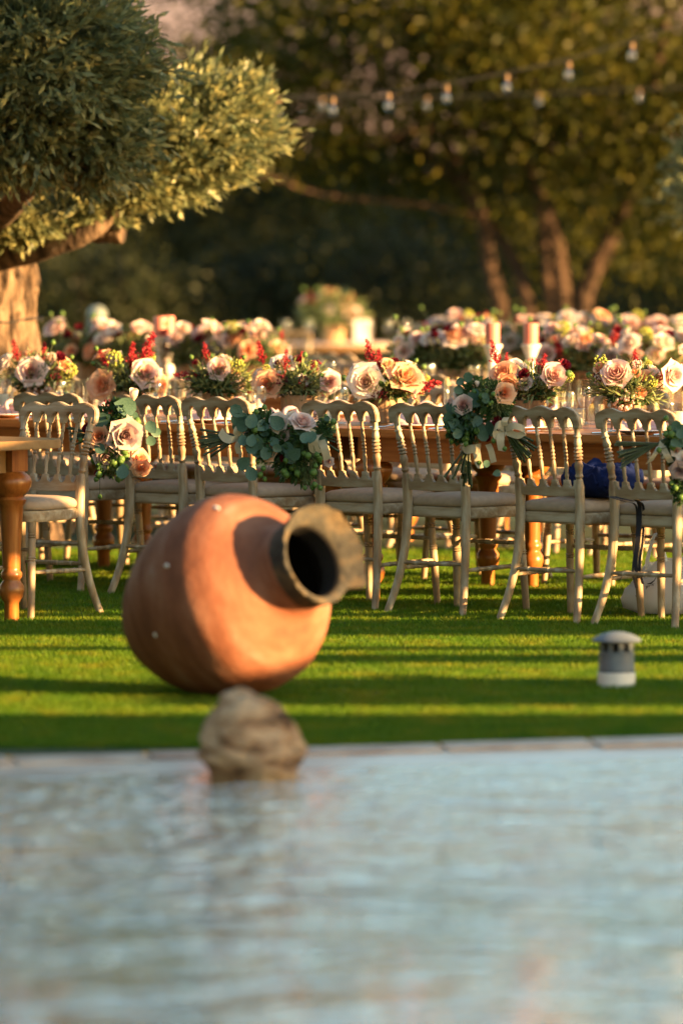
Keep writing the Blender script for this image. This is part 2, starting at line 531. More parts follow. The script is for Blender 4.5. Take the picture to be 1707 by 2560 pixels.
# submerged white ledge
g = G()
g.add([edge_pt(-40, -0.09, -0.014), edge_pt(40, -0.09, -0.014), edge_pt(40, -0.34, -0.040), edge_pt(-40, -0.34, -0.040), edge_pt(-40, -0.61, -0.10), edge_pt(40, -0.61, -0.10)], [(0, 3, 2, 1), (3, 4, 5, 2)])
struct('pool_ledge', g.mesh('pool_ledge', M['ledge'], False), 'white ledge just under the water')
cop = struct('pool_coping', None, 'row of pale pink coping stones along the pool')
r2 = random.Random(3)
t = -6.0
while t < 6.0:
    w = r2.uniform(0.34, 0.52)
    d1 = r2.uniform(-0.135, -0.105)
    g = G()
    a, b = t + 0.0012, t + w - 0.0012
    top = 0.004 + r2.uniform(-0.004, 0.004)
    pts = [edge_pt(a, 0.0, top), edge_pt(b, 0.0, top), edge_pt(b, d1, top - 0.012), edge_pt(a, d1 + r2.uniform(-0.01, 0.01), top - 0.012)]
    low = [(p[0], p[1], -0.16) for p in pts]
    g.add(pts + low, [(3, 2, 1, 0), (4, 5, 6, 7), (0, 1, 5, 4), (1, 2, 6, 5), (2, 3, 7, 6), (3, 0, 4, 7)])
    obj('coping_stone', g.mesh('coping_stone', M['stone'], True, 0.008), cop)
    t += w
# lawn blades, only as far as single blades can be told apart
def blades():
    n = 430000
    y = 17.4 + 11.2 * NP.random(n) ** 1.15
    x = (NP.random(n) * 2 - 1) * (0.0625 * y + 0.25)
    side = (x - EMID.x) * EN.x + (y - EMID.y) * EN.y
    k = side > 0.015
    x, y = x[k], y[k]
    n = len(x)
    h = NP.uniform(0.010, 0.024, n)
    w = NP.uniform(0.0016, 0.0032, n) * (0.8 + 0.2 * (y - 17) / 5)
    a = NP.uniform(0, 2 * PI, n)
    lean = NP.uniform(0.2, 1.0, n) * h
    la = NP.uniform(0, 2 * PI, n)
    ca, sa = np.cos(a) * w, np.sin(a) * w
    z0 = np.zeros(n)
    v = np.stack([np.stack([x - ca, y - sa, z0], 1), np.stack([x + ca, y + sa, z0], 1),
                  np.stack([x + lean * np.cos(la), y + lean * np.sin(la), h], 1)], 1)
    me = npmesh('grass', v.reshape(-1, 3), n, M['grass'], 3)
    o = obj('grass', me, kind='stuff')
    tag(o, 'short green turf blades covering the lawn', 'grass')
blades()
# hillside far behind
g = G()
nx, ny = 60, 14
hv = []
for j in range(ny):
    for i in range(nx):
        x = -160 + 320 * i / (nx - 1)
        y = 190 + 160 * j / (ny - 1)
        s = j / (ny - 1)
        z = 30 * s ** 0.8 * (0.85 + 0.25 * math.sin(x * 0.021 + 1) + 0.12 * math.sin(x * 0.09)) + 2.0 * math.sin(x * 0.31 + y * 0.2) * s
        hv.append((x, y, z - 0.5))
g.add(hv, [(j * nx + i, j * nx + i + 1, (j + 1) * nx + i + 1, (j + 1) * nx + i) for j in range(ny - 1) for i in range(nx - 1)])
struct('hillside', g.mesh('hillside', M['hill']), 'pinkish rocky hillside beyond the trees')

# ------------------------------------------------------------------ foliage helpers
def leaf_cards(centers, dirs, length, width, seed=0, fold=0.0, roll=None):
    """pointed leaves: one kite of 4 corners each; centers is the leaf base"""
    r = np.random.default_rng(seed)
    n = len(centers)
    d = dirs / (np.linalg.norm(dirs, axis=1, keepdims=True) + 1e-9)
    rnd = r.normal(size=(n, 3))
    s = np.cross(d, rnd)
    s /= (np.linalg.norm(s, axis=1, keepdims=True) + 1e-9)
    L = length * r.uniform(0.7, 1.25, (n, 1))
    W = width * r.uniform(0.75, 1.25, (n, 1)) * 0.5
    up = np.cross(s, d)
    b = centers
    m = centers + d * L * 0.5 + up * L * 0.07
    t = centers + d * L
    v = np.stack([b, m - s * W, t, m + s * W], 1)
    return v.reshape(-1, 3)
def blob_points(center, radii, n, clumps, seed, shell=0.55, spread=0.16):
    r = np.random.default_rng(seed)
    c = r.normal(size=(clumps, 3))
    c /= np.linalg.norm(c, axis=1, keepdims=True)
    c *= (shell + (1 - shell) * r.random((clumps, 1)) ** 0.6)
    k = r.integers(0, clumps, n)
    p = c[k] + r.normal(size=(n, 3)) * spread * r.uniform(0.6, 1.4, (clumps, 1))[k]
    return np.asarray(center) + p * np.asarray(radii), p

# ------------------------------------------------------------------ background trees
def tree(name, label, trunks, blobs, leaf=(0.085, 0.042), lm='far_leaf', bark='bark_far', seed=1, group=None):
    base = trunks[0][0][0]
    t = thing(name, label, 'tree', (base[0], base[1], 0), 0, group)
    off = Vector((base[0], base[1], 0))
    for keys, r0, r1 in trunks:
        n = 14
        pts = [p - off for p in crom(keys, n)]
        g = G().tube(pts, [r0 + (r1 - r0) * i / (n - 1) for i in range(n)], 10)
        obj('trunk' if keys[0][2] < 0.3 else 'branch', g.mesh('trunk', M[bark]), t)
    vv = []
    for i, (c, rad, n, cl) in enumerate(blobs):
        P, q = blob_points(c, rad, n, cl, seed * 31 + i)
        d = q + np.random.default_rng(seed * 7 + i).normal(size=q.shape) * 0.9 + np.array([0, 0, -0.3])
        vv.append(leaf_cards(P - np.array(off), d, leaf[0], leaf[1], seed * 13 + i))
    v = np.concatenate(vv)
    obj('crown', npmesh('crown', v, len(v) // 4, M[lm], 4), t, kind='stuff')
    return t
def P3(xd, yd, Y):
    return at(xd, yd, Y)
Y1 = 48.0
def gp(xd, Y):
    p = at(xd, 700, Y)
    return Vector((p.x, Y, 0))
b0 = gp(1300, Y1)
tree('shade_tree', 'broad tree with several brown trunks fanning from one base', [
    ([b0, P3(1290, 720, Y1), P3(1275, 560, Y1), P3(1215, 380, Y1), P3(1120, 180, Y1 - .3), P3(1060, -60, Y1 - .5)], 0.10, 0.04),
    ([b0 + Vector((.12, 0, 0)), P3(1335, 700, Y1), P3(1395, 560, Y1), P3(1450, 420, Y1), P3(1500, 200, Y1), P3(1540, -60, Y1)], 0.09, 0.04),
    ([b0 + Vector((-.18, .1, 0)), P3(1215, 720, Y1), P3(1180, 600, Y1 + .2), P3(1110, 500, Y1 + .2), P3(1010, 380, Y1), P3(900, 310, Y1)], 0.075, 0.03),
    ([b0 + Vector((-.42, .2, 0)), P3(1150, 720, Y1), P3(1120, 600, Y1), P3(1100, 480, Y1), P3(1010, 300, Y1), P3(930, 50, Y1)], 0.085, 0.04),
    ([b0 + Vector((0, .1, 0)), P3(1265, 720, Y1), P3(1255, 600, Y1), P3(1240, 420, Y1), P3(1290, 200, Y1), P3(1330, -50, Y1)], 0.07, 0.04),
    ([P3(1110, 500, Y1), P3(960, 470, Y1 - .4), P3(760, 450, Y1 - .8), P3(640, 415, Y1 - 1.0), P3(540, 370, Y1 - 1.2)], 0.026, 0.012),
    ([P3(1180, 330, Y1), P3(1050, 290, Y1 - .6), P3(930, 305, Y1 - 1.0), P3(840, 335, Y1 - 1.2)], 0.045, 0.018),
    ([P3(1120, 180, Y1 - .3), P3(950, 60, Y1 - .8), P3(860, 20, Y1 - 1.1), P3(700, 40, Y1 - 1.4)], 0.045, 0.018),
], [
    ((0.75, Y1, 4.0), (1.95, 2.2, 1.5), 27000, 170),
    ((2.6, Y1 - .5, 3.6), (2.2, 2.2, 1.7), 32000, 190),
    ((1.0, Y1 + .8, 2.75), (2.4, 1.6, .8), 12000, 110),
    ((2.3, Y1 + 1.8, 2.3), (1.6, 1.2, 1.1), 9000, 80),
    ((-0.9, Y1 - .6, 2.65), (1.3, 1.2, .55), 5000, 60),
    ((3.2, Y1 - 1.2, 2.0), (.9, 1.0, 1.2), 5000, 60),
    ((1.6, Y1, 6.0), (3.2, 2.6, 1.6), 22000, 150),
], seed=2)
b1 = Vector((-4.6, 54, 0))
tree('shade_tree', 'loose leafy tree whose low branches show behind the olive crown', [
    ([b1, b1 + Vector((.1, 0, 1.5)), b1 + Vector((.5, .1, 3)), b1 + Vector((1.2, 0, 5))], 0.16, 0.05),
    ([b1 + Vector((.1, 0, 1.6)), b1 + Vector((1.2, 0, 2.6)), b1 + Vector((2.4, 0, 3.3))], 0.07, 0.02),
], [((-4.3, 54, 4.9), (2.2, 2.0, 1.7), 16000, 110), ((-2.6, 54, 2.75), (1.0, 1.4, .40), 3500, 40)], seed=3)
for k, (bx, by, hh, rr, lab) in enumerate([  # unseen trees added at right to keep the hedge in shade
        (8.5, 58.5, 4.4, 2.6, 'tall unseen tree added beyond the right edge to shade the hedge, behind the others'),
        (9.8, 54.0, 4.6, 2.5, 'outermost unseen tree added beyond the right edge to shade the hedge')]):
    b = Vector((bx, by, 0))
    tree('occluder_tree', lab, [([b, b + Vector((.05, .05, 1.2)), b + Vector((-.1, .1, 2.6)), b + Vector((.1, 0, hh))], 0.14, 0.05)],
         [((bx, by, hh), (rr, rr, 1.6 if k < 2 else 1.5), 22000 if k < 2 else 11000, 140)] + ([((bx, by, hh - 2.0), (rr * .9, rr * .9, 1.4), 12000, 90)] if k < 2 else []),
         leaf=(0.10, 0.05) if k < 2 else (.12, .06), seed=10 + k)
b = Vector((7.8, 22.9, 0))  # unseen tree added so its crown shades the olive
tree('occluder_tree', 'tall unseen tree added beyond the right edge to shade the olive crown', [([b, b + Vector((.05, -.05, 2)), b + Vector((0, .1, 4.5)), b + Vector((0, .6, 8.0))], .16, .05)],
     [((7.8, 22.3, 4.9), (1.0, 1.0, 1.3), 9000, 70), ((7.8, 23.9, 8.2), (2.2, 1.5, 2.3), 20000, 110)], leaf=(.13, .07), seed=14)
# hedge: a bumpy body wrapped in leaves
def hedge(name, label, x0, x1, y, depth, h, n, seed, lm='hedge_leaf', leaf=(0.08, 0.04), cat='hedge', group=None):
    t = thing(name, label, cat, ((x0 + x1) / 2, y, 0), 0, group)
    r = np.random.default_rng(seed)
    hw, hd = (x1 - x0) / 2, depth / 2
    g = G()
    m1, m2 = max(8, int(hw * 2 / .35)), 10
    v = []
    for j in range(m2):
        for i in range(m1):
            a = i / (m1 - 1) * 2 - 1
            b = j / (m2 - 1) * PI
            w = 1 - 0.10 * abs(a) ** 6
            v.append((a * hw * .97, -math.cos(b) * hd * .8 * w, (abs(math.sin(b)) ** 0.35) * h * .93 * w * (1 + .06 * math.sin(i * 1.7 + seed))))
    g.add(v, [(j * m1 + i, j * m1 + i + 1, (j + 1) * m1 + i + 1, (j + 1) * m1 + i) for j in range(m2 - 1) for i in range(m1 - 1)])
    g.add([v[j * m1] for j in range(m2)], [tuple(range(m2))])
    g.add([v[j * m1 + m1 - 1] for j in range(m2)], [tuple(range(m2 - 1, -1, -1))])
    obj('inner_growth', g.mesh('inner_growth', M[lm]), t)
    a = r.uniform(-1, 1, n)
    b = r.uniform(0.02, PI - .02, n)
    nrm = np.stack([r.normal(size=n) * .6, -np.cos(b), np.sin(b) + .2], 1)
    p = np.stack([a * hw, -np.cos(b) * hd * .84, np.abs(np.sin(b)) ** .35 * h * .97], 1) + r.normal(size=(n, 3)) * .05
    v = leaf_cards(p, nrm + r.normal(size=(n, 3)) * .6, leaf[0], leaf[1], seed + 1)
    obj('foliage', npmesh('foliage', v, n, M[lm], 4), t, kind='stuff')
    return t
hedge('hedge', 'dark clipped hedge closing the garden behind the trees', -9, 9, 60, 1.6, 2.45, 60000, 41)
def shrub(label, x, y, r, h, n, seed):
    t = thing('shrub', label, 'shrub', (x, y, 0), 0, 'shrubs in front of the hedge')
    P, q = blob_points((0, 0, h * .5), (r, r, h * .55), n, 60, seed, .5, .2)
    P[:, 2] = np.maximum(P[:, 2], .03)
    v = leaf_cards(P, q + np.random.default_rng(seed).normal(size=q.shape) * .6, .09, .04, seed)
    obj('foliage', npmesh('foliage', v, n, M['hedge_leaf'], 4), t, kind='stuff')
    g = G()
    for k in range(5):
        a = k * 1.26
        g.tube([(0.04 * math.cos(a), .04 * math.sin(a), 0), (.3 * r * math.cos(a), .3 * r * math.sin(a), h * .4), (.5 * r * math.cos(a), .5 * r * math.sin(a), h * .8)], [.02, .015, .006], 5)
    obj('stem', g.mesh('stem', M['bark_far']), t)
shrub('low green shrub behind the domed garden lamp', -2.3, 57, .8, 1.5, 5000, 61)
shrub('low green shrub behind the salmon candles on the second table', -.9, 57.5, .9, 1.3, 5000, 62)
shrub('shaded shrub below the long bare branch', .5, 57.2, .9, 1.7, 5000, 63)
# unseen slats added at right to stripe the lawn sunlight and shade the pool
pg = thing('shade_slats', 'unseen slatted roof added beyond the right edge to stripe the sunlight', 'shade_slats', (12.2, 14.5, 0))
PZ = 2.6
SH = PZ / math.tan(SUN_EL) * math.sin(-SUN_AZ)
for (a, b) in [(6.0, 8.0), (8.02, 10.0), (10.02, 12.0), (12.02, 14.0), (14.02, 15.6), (15.62, 17.2), (17.22, 18.56), (18.94, 20.08), (20.86, 21.24), (21.50, 21.66), (22.30, 23.20), (23.42, 23.62), (23.80, 24.55), (24.80, 25.30)]:
    obj('shade_board', G().box(-.75 if 18.9 < a < 21.4 else -4.2, 9.2 if a < 18 else 4.2, a - SH - 14.5, b - SH - 14.5, PZ - .012, PZ + .012).mesh('shade_board', M['table_pale'], True, .002), pg)
for x in (-4.0, 4.0, 9.0):
    obj('beam', G().box(x - .05, x + .05, 0.2 - 14.5, 19.9 - 14.5, PZ + .0135, PZ + .18).mesh('beam', M['table_pale'], True, .003), pg)
    for y in ((0.3, 9.0) if x < 0 else (0.3, 9.0, 18.2)):
        obj('post', G().box(x - .06, x + .06, y - 14.56, y - 14.44, 0, PZ + .012).mesh('post', M['table_pale'], True, .003), pg)
# unseen trees added at left to block sky light from that side
for k, (x, y, hh, rr) in enumerate([(-6.6, 12.5, 3.4, 1.9), (-6.9, 16.5, 3.9, 2.1), (-6.4, 20.8, 3.6, 2.0), (-7.2, 25.2, 4.0, 2.2)]):
    b = Vector((x, y, 0))
    tree('occluder_tree', 'unseen dense tree added beyond the left edge to block sky light, %s from the viewer' % ORD[k], [([b, b + Vector((.05, .05, .8)), b + Vector((-.1, .1, 1.8)), b + Vector((.1, 0, hh))], 0.14, 0.05)],
         [((x, y, hh), (rr, rr, 2.4), 9000, 90), ((x, y, 1.3), (rr, rr, 1.3), 6000, 60)], leaf=(.17, .10), seed=90 + k, group='trees added beyond the left edge to block sky light')

# ------------------------------------------------------------------ the olive tree
OT = Vector((-1.86, 29.4, 0))
ol = thing('olive_tree', 'clipped olive tree with thick lit trunk at the left', 'tree', OT)
def trunk_mesh():
    prof = [(0, .40), (.25, .345), (.6, .315), (.9, .30), (1.15, .285), (1.35, .29), (1.5, .25), (1.62, .15)]
    seg, nz = 150, 110
    g = G()
    v = []
    for i in range(nz):
        z = 1.62 * i / (nz - 1)
        r = np.interp(z, [p[0] for p in prof], [p[1] for p in prof])
        for k in range(seg):
            a = 2 * PI * k / seg
            c, s_ = math.cos(a), math.sin(a)
            rr = r * (1 + .05 * math.sin(5 * a + z * 1.2) + .03 * math.sin(9 * a - z * 2))
            q = mn.fractal(Vector((c * 5.5, s_ * 5.5, z * 3.2)), 1.0, 2.0, 4)
            w = abs(mn.noise(Vector((c * 9, s_ * 9, z * 4.5 + 3))))
            rr += .022 * q - .022 * math.exp(-(w / .10) ** 2)
            da = abs((a - 4.50 + PI) % (2 * PI) - PI)
            rr *= 1 - .22 * math.exp(-(da / .10) ** 2)
            v.append((rr * c, rr * s_, z))
    g.add(v, [(i * seg + k, i * seg + (k + 1) % seg, (i + 1) * seg + (k + 1) % seg, (i + 1) * seg + k) for i in range(nz - 1) for k in range(seg)])
    g.add(v[-seg:], [tuple(range(seg))])
    return g.mesh('trunk', M['bark'], True, 0, 80)
obj('trunk', trunk_mesh(), ol)
for z in (.97, 1.15):
    g = G()
    pts = [(.318 * math.cos(2 * PI * k / 40), .318 * math.sin(2 * PI * k / 40), z + .012 * math.sin(k * .9)) for k in range(41)]
    g.tube(pts, .004, 5)
    obj('binding_wire', g.mesh('binding_wire', M['wire']), ol)
def olb(keys, r0, r1):
    pts = [p - OT for p in crom(keys, 16)]
    n = len(pts)
    g = G().tube(pts, [(r0 + (r1 - r0) * i / (n - 1)) * (1 + .10 * math.sin(i * 1.9) + .06 * math.sin(i * 4.3)) for i in range(n)], 14)
    obj('branch', g.mesh('branch', M['bark']), ol)
olb([P3(-40, 640, 29.3), P3(10, 590, 29.2), P3(90, 570, 29.0), P3(170, 545, 28.9), P3(215, 525, 28.85), P3(250, 495, 28.85), P3(280, 460, 28.85)], .085, .035)
olb([P3(30, 575, 29.3), P3(110, 535, 29.3), P3(180, 515, 29.3), P3(230, 535, 29.25), P3(282, 540, 29.2)], .085, .042)
olb([P3(20, 590, 29.4), P3(80, 520, 29.5), P3(180, 460, 29.5), P3(300, 400, 29.3), P3(430, 340, 29.1), P3(520, 280, 29.0)], .06, .02)
olb([P3(-60, 560, 29.2), P3(20, 480, 28.4), P3(80, 420, 27.7), P3(150, 390, 27.2), P3(200, 330, 26.9)], .07, .03)
olb([P3(-60, 560, 29.2), P3(-40, 450, 28.4), P3(0, 350, 27.6), P3(40, 200, 27.0)], .09, .03)
olb([P3(-100, 600, 29.4), P3(-200, 480, 29.2), P3(-320, 380, 29.0), P3(-420, 250, 28.8)], .08, .03)
olb([Vector((-1.9, 29.3, 1.5)), Vector((-2.0, 29.0, 3.2)), Vector((-1.8, 28.8, 5.0)), Vector((-1.8, 28.8, 7.2))], .10, .03)
olb([P3(-40, 600, 29.6), P3(-60, 450, 30.2), P3(-80, 250, 30.5), P3(-50, 50, 30.6)], .08, .03)
def olive_lobe(center, radii, twigs, seed, sweep, leafL=.058, leafW=.0175, inner=.45):
    """twigs that leave the heart of the lobe and end on its outside, each lined with narrow leaves"""
    r = np.random.default_rng(seed)
    u = r.normal(size=(twigs, 3))
    u /= np.linalg.norm(u, axis=1, keepdims=True)
    bump = 1 + .16 * np.sin(u[:, 0] * 7 + seed) * np.cos(u[:, 2] * 6) + .10 * np.sin(u[:, 1] * 11 + 2 * u[:, 2])
    end = u * np.asarray(radii) * bump[:, None] * np.where(r.random((twigs, 1)) < .10, r.uniform(1.05, 1.25, (twigs, 1)), r.uniform(.74, 1.05, (twigs, 1)))
    tdir = u * .7 + np.asarray(sweep) + r.normal(size=(twigs, 3)) * .25
    tdir /= np.linalg.norm(tdir, axis=1, keepdims=True)
    tl = r.uniform(.14, .26, (twigs, 1))
    P, D = [], []
    for k in range(15):
        f = k / 14
        p = end - tdir * tl * (1 - f)
        d = tdir * (.9 + .5 * f) + r.normal(size=(twigs, 3)) * .42
        P.append(p)
        D.append(d)
    P = np.concatenate(P)
    D = np.concatenate(D)
    Pi, q = blob_points((0, 0, 0), np.asarray(radii) * .8, twigs * 4, 60, seed + 3, .3, .25)
    P = np.concatenate([P, Pi])
    D = np.concatenate([D, q + r.normal(size=q.shape) * .5])
    P = P + np.asarray(center) - np.array(OT)
    return leaf_cards(P, D, leafL, leafW, seed + 9)
c1 = P3(450, 300, 28.9)
lobes = [
    (c1, (.40, .42, .29), 620, 1, (.6, 0, .32)),
    (P3(330, 400, 28.9), (.30, .32, .18), 330, 12, (.35, 0, .25)),
    (P3(560, 250, 28.9), (.17, .24, .20), 190, 14, (.6, 0, .36)),
    (P3(575, 305, 28.9), (.15, .2, .13), 110, 24, (.6, 0, .1)),
    (P3(430, 215, 28.9), (.28, .25, .13), 170, 25, (.4, 0, .6)),
    (P3(200, 470, 29.0), (.30, .35, .11), 220, 15, (.3, 0, .1)),
    (P3(30, 515, 28.9), (.28, .35, .10), 180, 16, (.2, 0, -.1)),
    (P3(110, 130, 26.8), (.52, .50, .48), 900, 2, (.15, -.1, .1), .072, .022),
    (P3(230, 330, 26.9), (.26, .30, .22), 330, 3, (.25, -.1, .05), .072, .022),
    (P3(30, 320, 26.8), (.36, .36, .24), 380, 4, (.1, -.1, -.1), .072, .022),
    (P3(-330, 120, 27.8), (.8, .8, .7), 900, 5, (0, 0, .1)),
    (P3(-100, -160, 27.5), (.8, .8, .55), 800, 6, (0, 0, .2)),
    (P3(-60, 120, 30.2), (.75, .7, .65), 500, 7, (0, 0, .2)),
    (P3(-300, 430, 28.8), (.6, .6, .4), 400, 8, (0, 0, 0)),
    ((-1.6, 28.4, 4.0), (1.0, .9, .7), 600, 9, (0, 0, .2), .10, .04),
    ((-2.5, 28.8, 4.8), (1.1, .9, .8), 600, 10, (0, 0, .2), .10, .04),
    ((-1.4, 28.9, 5.4), (1.0, .9, .8), 600, 11, (0, 0, .2), .10, .04),
    ((-2.2, 28.7, 6.4), (1.2, 1.0, .9), 600, 17, (0, 0, .2), .10, .04),
    ((-1.5, 28.8, 7.2), (1.0, 1.0, .8), 500, 18, (0, 0, .2), .10, .04),
]
vv = np.concatenate([olive_lobe(*a) for a in lobes])
obj('crown', npmesh('crown', vv, len(vv) // 4, M['olive'], 4), ol, kind='stuff')
# second olive whose crown edge just enters at the right
OR = Vector((2.36, 33.5, 0))
o2 = thing('olive_tree', 'blue-green olive crown just entering at the right edge', 'tree', OR)
obj('trunk', G().tube(crom([(0, 0, 0), (.05, 0, .7), (-.05, 0, 1.3), (.0, 0, 1.9)], 12), [.14 - .006 * i for i in range(12)], 12).mesh('trunk', M['bark']), o2)
sv = olive_lobe((OT.x, OT.y, 1.95), (.46, .5, .42), 620, 31, (0, 0, .1))
obj('crown', npmesh('crown', sv, len(sv) // 4, M['olive'], 4), o2, kind='stuff')

# ------------------------------------------------------------------ chair
BK = [(0.200, -0.272, 0), (0.178, -0.232, .12), (0.161, -0.203, .26), (0.154, -0.190, .42), (0.155, -0.196, .56), (0.163, -0.214, .68), (0.175, -0.240, .80), (0.182, -0.256, .865)]
def back_y(z):
    return float(np.interp(z, [k[2] for k in BK], [k[1] for k in BK]))
def back_x(z):
    return float(np.interp(z, [k[2] for k in BK], [k[0] for k in BK]))
def bead_r(z, base, swell):
    """turned pattern of the upper posts and spindles"""
    b = [(.615, 1.15), (.622, .9), (.632, 1.25), (.638, 1.0), (.650, 1.0), (.668, 1.32), (.682, 1.05), (.686, .8), (.692, 1.35), (.698, .85), (.704, 1.4), (.711, .85), (.717, 1.4), (.724, .85),
         (.730, 1.3), (.736, .9), (.744, 1.25), (.760, .98), (.768, .85), (.772, 1.25), (.777, .85), (.80, .92), (.84, .92)]
    z = .612 + (z - .577) * (.208 / .243)
    return base * (1 + (np.interp(z, [q[0] for q in b], [q[1] for q in b]) - 1) * swell)
BZ = [.577 + (q - .612) * (.243 / .208) for q in [.612, .618, .622, .627, .632, .638, .645, .655, .668, .676, .682, .686, .689, .692, .695, .698, .701, .704, .7075, .711, .714, .717, .7205, .724, .727, .730, .733, .736, .744, .752, .760, .766, .769, .772, .775, .778, .79, .82]]
def post(s):
    low = [p for p in crom(BK, 40) if p.z < .573]
    pts = [(s * p.x, p.y, p.z) for p in low] + [(s * back_x(z), back_y(z), z) for z in BZ]
    rad = [.0155 + .0055 * min(1, p.z / .42) for p in low] + [bead_r(z, .0142, 1.0) for z in BZ]
    return G().tube(pts, rad, 10).mesh('back_leg', M['chair'])
FR = (-1, -.6, -.2, .2, .6, 1)
def spindle(f):
    pts = [(f * back_x(z), back_y(z), z) for z in BZ]
    return G().tube(pts, [bead_r(z, .0074, 1.0) for z in BZ], 8).mesh('spindle', M['chair'])
def top_rail():
    W = .199
    sup = [f * back_x(.80) for f in FR]
    poly = []
    zb, zt = .796, .838
    hw = .0115
    poly.append((-W, zb))
    for i in range(5):
        a, b = sup[i] + hw, sup[i + 1] - hw
        poly.append((a - (.004 if i else 0), zb))
        for k in range(9):
            t = PI - PI * k / 8
            poly.append(((a + b) / 2 + math.cos(t) * (b - a) / 2, zb + .004 + math.sin(t) * (zt - zb)))
        poly.append((b, zb))
    poly.append((W, zb))
    poly += [(W + .001, .83), (W - .004, .852), (W - .018, .866)]
    for k in range(25):
        x = (W - .030) * (1 - 2 * k / 24)
        z = .872 + .0085 * math.cos(x / .066 * PI) + .007 * (1 - (x / W) ** 2) - .002
        poly.append((x, z))
    poly += [(-W + .018, .866), (-W + .004, .852), (-W - .001, .83)]
    g = G().prism(poly, -.0145, .0145, lambda a, b, c: (a, back_y(min(b, .865)) + c + .010 * (1 - (a / W) ** 2) - .006, b))
    return g.mesh('top_rail', M['chair_x'], True, .0035)
def lower_rail():
    sup = [f * back_x(.57) for f in FR]
    poly = []
    W = back_x(.55) - .006
    poly.append((-W, .583))
    for i in range(5):
        a, b = sup[i] + (.0125 if i else .022), sup[i + 1] - (.0125 if i < 4 else .022)
        poly.append((a, .583))
        for k in range(1, 8):
            t = PI + PI * k / 8
            poly.append(((a + b) / 2 + math.cos(t) * (b - a) / 2, .577 + math.sin(t) * .026))
        poly.append((b, .583))
    poly.append((W, .583))
    for k in range(11):
        x = W * (1 - 2 * k / 10)
        poly.append((x, .519 - .006 * (1 - (x / W) ** 2)))
    g = G().prism(poly, -.011, .011, lambda a, b, c: (a, back_y(b) + c, b))
    return g.mesh('lower_rail', M['chair_x'], True, .002)
def seat_outline(sc_=1.0, n=7):
    # rounded trapezoid, wider in front
    cor = [(-.172, -.182, .05), (.172, -.182, .05), (.212, .205, .09), (-.212, .205, .09)]
    pts = []
    for i, (cx, cy, r) in enumerate(cor):
        sx, sy = (1 if cx > 0 else -1), (1 if cy > 0 else -1)
        ccx, ccy = cx - sx * r, cy - sy * r
        a0 = {(-1, -1): PI, (1, -1): 1.5 * PI, (1, 1): 0, (-1, 1): .5 * PI}[(sx, sy)]
        for k in range(n):
            a = a0 + .5 * PI * k / (n - 1)
            pts.append(((ccx + r * math.cos(a)) * sc_, (ccy + r * math.sin(a) - .01) * sc_ + .01))
    return pts
def cushion():
    g = G()
    prof = [(.95, .449), (.985, .453), (1.0, .463), (.995, .474), (.96, .485), (.86, .494), (.65, .500), (.35, .503)]
    v, n = [], None
    for s_, z in prof:
        o = seat_outline(s_ * .99)
        n = len(o)
        v += [(a, b, z) for a, b in o]
    f = [(i * n + k, i * n + (k + 1) % n, (i + 1) * n + (k + 1) % n, (i + 1) * n + k) for i in range(len(prof) - 1) for k in range(n)]
    f.append(tuple((len(prof) - 1) * n + k for k in range(n)))
    g.add(v, f)
    return g.mesh('cushion', M['cushion'], True, 0, 60)
def front_leg(s):
    z = [0, .08, .16, .235, .24, .245, .25, .255, .26, .27, .33, .335, .34, .345, .35, .355, .36, .38, .405]
    r = [.0145, .0158, .0168, .0175, .015, .0195, .015, .0195, .015, .0165, .0165, .014, .0195, .014, .0195, .014, .017, .019, .019]
    pts = [(s * (.168 + .016 * (1 - a / .405)), .158 + .030 * (1 - a / .405), a) for a in z]
    return G().tube(pts, r, 10).mesh('front_leg', M['chair'])
def stretcher(a, b, r0=.0085):
    a, b = Vector(a), Vector(b)
    ts = [0, .04, .16, .20, .215, .23, .245, .26, .40, .43, .445, .46, .475, .49, .505, .52, .535, .55, .565, .60, .74, .755, .77, .785, .80, .84, .96, 1]
    rs = [.8, .8, 1.0, 1.1, .85, 1.35, .85, 1.05, 1.15, .85, 1.4, .85, 1.4, .85, 1.4, .85, 1.4, .85, 1.1, 1.15, 1.05, .85, 1.35, .85, 1.1, 1.0, .8, .8]
    return G().tube([a.lerp(b, q) for q in ts], [r0 * q for q in rs], 8).mesh('stretcher', M['chair'])
def make_chair():
    t = thing('dining_chair', 'x', 'chair')
    for s in (-1, 1):
        obj('back_leg', post(s), t)
        obj('front_leg', front_leg(s), t)
    for f in FR[1:-1]:
        obj('spindle', spindle(f), t)
    obj('top_rail', top_rail(), t)
    obj('lower_rail', lower_rail(), t)
    sf = obj('seat_frame', G().prism(seat_outline(), .402, .4475).mesh('seat_frame', M['chair_x'], True, .006), t)
    obj('cushion', cushion(), sf)
    bx, by = back_x(.205), back_y(.205)
    obj('stretcher', stretcher((-bx, by, .212), (bx, by, .212)), t)
    obj('stretcher', stretcher((-.176, .172, .288), (.176, .172, .288)), t)
    for s in (-1, 1):
        obj('stretcher', stretcher((s * back_x(.19), back_y(.19), .188), (s * .178, .175, .195)), t)
    return t
CHAIR = make_chair()
chair_used = []
def place_chair(x, y, ang, label, group):
    """ang: direction the sitter looks, measured like an azimuth from +X"""
    rz = ang - PI / 2
    if not chair_used:
        chair_used.append(1)
        CHAIR.location = (x, y, 0)
        CHAIR.rotation_euler = (0, 0, rz)
        CHAIR['label'] = label
        CHAIR['group'] = group
        return CHAIR
    return dup(CHAIR, (x, y, 0), rz, label, group)

